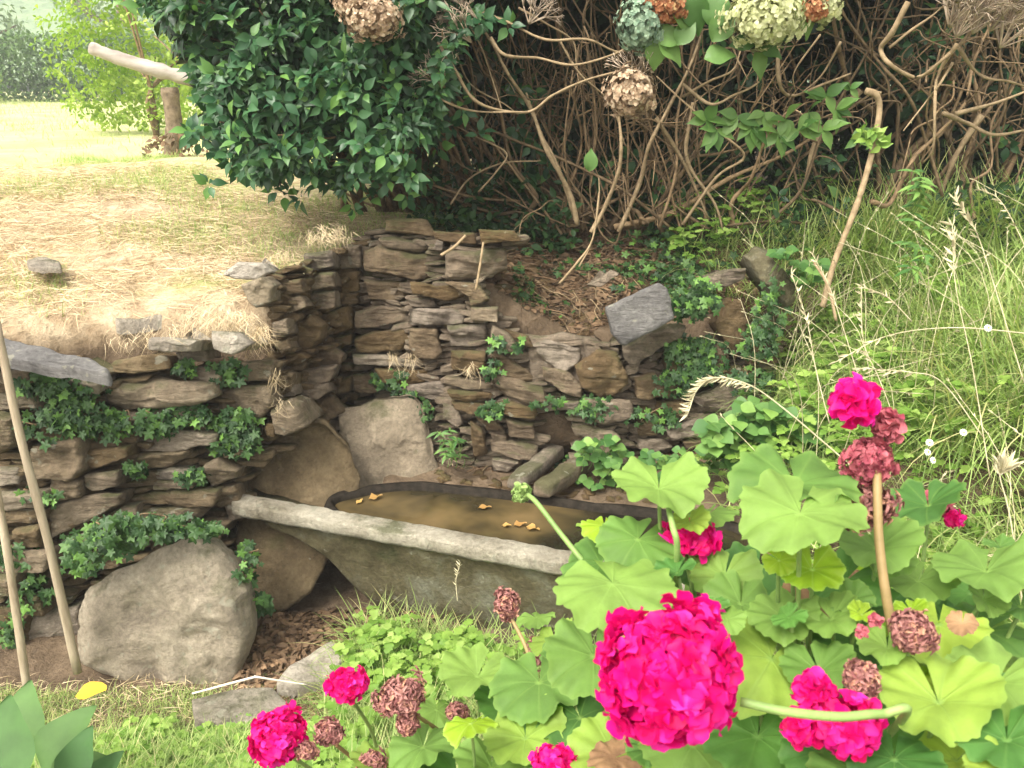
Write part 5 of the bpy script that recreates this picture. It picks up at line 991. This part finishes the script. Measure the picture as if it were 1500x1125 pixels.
g2 = thing('geranium', 'lower geranium at the bottom middle with withered heads and small magenta blooms', 'flowering plant', loc=(-.1, 1.0, float(terr(-.1, 1.0)))); keep(g2)
root2 = np.array([-.06, .95, .95])
for (x, y, wp, d, h, ro, mk) in [(790,1000,180,1.0,.6,0,0),(700,992,130,1.1,.6,30,0),(850,1052,150,.95,.7,-20,0),(690,1060,100,.9,.35,40,3),(770,1082,150,.95,.7,0,0),(620,1095,130,1.0,.6,20,0),(850,1000,110,1.05,.7,0,0),(640,1040,90,1.15,.6,0,0),(720,1125,140,.95,.7,0,0),(560,1125,120,1.0,.6,0,0),(815,940,90,1.15,.5,0,0),(785,905,70,1.2,.35,-30,0),(880,1110,120,.95,.7,0,2),(740,1040,120,1.1,.8,0,2),(800,1130,160,1.0,.8,0,2),(670,1140,140,1.0,.7,0,2),(840,960,120,1.1,.7,50,0)]:
    gleaf(g2, x, y, wp * .84, d, h, ro, mats[mk], root2, tw=R.normal(0, .3))
S2 = M_stemr
bloom(g2, 508, 1003, 31, 1.05, .75, 14, lab='small magenta bloom nearest the flat stones', pet=.55, stem_to=(-.2, 1.0, .9)); bloom(g2, 408, 1080, 44, .98, .92, 40, lab='round magenta bloom at the lower left', pet=.38, stem_to=(-.22, .95, .85))
bloom(g2, 812, 1118, 36, .8, .75, 22, lab='magenta bloom cut off by the bottom edge', pet=.42, stem_to=root2)
bloom(g2, 592, 1022, 36, .98, .8, 80, M_dry, 'withered_flower_head', pet=.27, stem_to=root2, smat=S2); bloom(g2, 570, 1030, 26, .99, .7, 40, M_dry, 'withered_flower_head', pet=.3); bloom(g2, 597, 1060, 20, .98, .9, 30, M_dry, 'withered_flower_head', pet=.35)
bloom(g2, 482, 1073, 26, 1., .8, 60, M_dry, 'withered_flower_head', pet=.3, stem_to=(-.15, .95, .85), smat=S2); bloom(g2, 545, 1118, 26, 1., .7, 50, M_dry, 'withered_flower_head', pet=.3, stem_to=root2)
bloom(g2, 450, 1100, 20, .97, .7, 30, M_dry, 'withered_flower_head', pet=.3)
bloom(g2, 742, 884, 19, 1.1, 1.35, 50, M_dry, 'withered_flower_head', pet=.35, stem_to=PD(785, 1040, 1.05), smat=S2); bloom(g2, 790, 955, 23, 1.2, .95, 50, M_dry, 'withered_flower_head', pet=.32, stem_to=root2); bloom(g2, 668, 1045, 20, 1.15, .8, 40, M_dry, 'withered_flower_head', pet=.32, stem_to=root2)
b = Buf()
for i in range(8):
    q = root2 + [R.normal(0, .1), R.normal(0, .06), 0]; g_ = np.array([-.1 + R.normal(0, .05), 1.0 + R.normal(0, .05), 0]); g_[2] = terr(g_[0], g_[1]) - .02; tube(b, stempath(g_, q, 0, 5, .02), .006, .004, 7)
b.build('main_stems', M_stemr, g2)

m = bpy.data.materials.new('thin_mist'); m.use_nodes = True; nt = m.node_tree; nt.nodes.remove(nt.nodes['Principled BSDF']); v = nt.nodes.new('ShaderNodeVolumePrincipled')
v.inputs['Color'].default_value = (.95, .97, 1, 1); v.inputs['Density'].default_value = .0035; nt.links.new(v.outputs[0], nt.nodes['Material Output'].inputs['Volume'])
x0, x1, y0, y1, z0, z1 = -250, 250, -60, 300, -8, 40
V = [(x, y, z) for x in (x0, x1) for y in (y0, y1) for z in (z0, z1)]
tag(mesh('haze', V, np.array([[0, 1, 3, 2], [4, 6, 7, 5], [0, 4, 5, 1], [2, 3, 7, 6], [0, 2, 6, 4], [1, 5, 7, 3]]), m, smooth=False), 'thin pale mist that softens the far trees and hillside', 'haze', kind='stuff')
fix_parents()
for o in COL.objects:
    if '_w' in o.keys(): del o['_w']
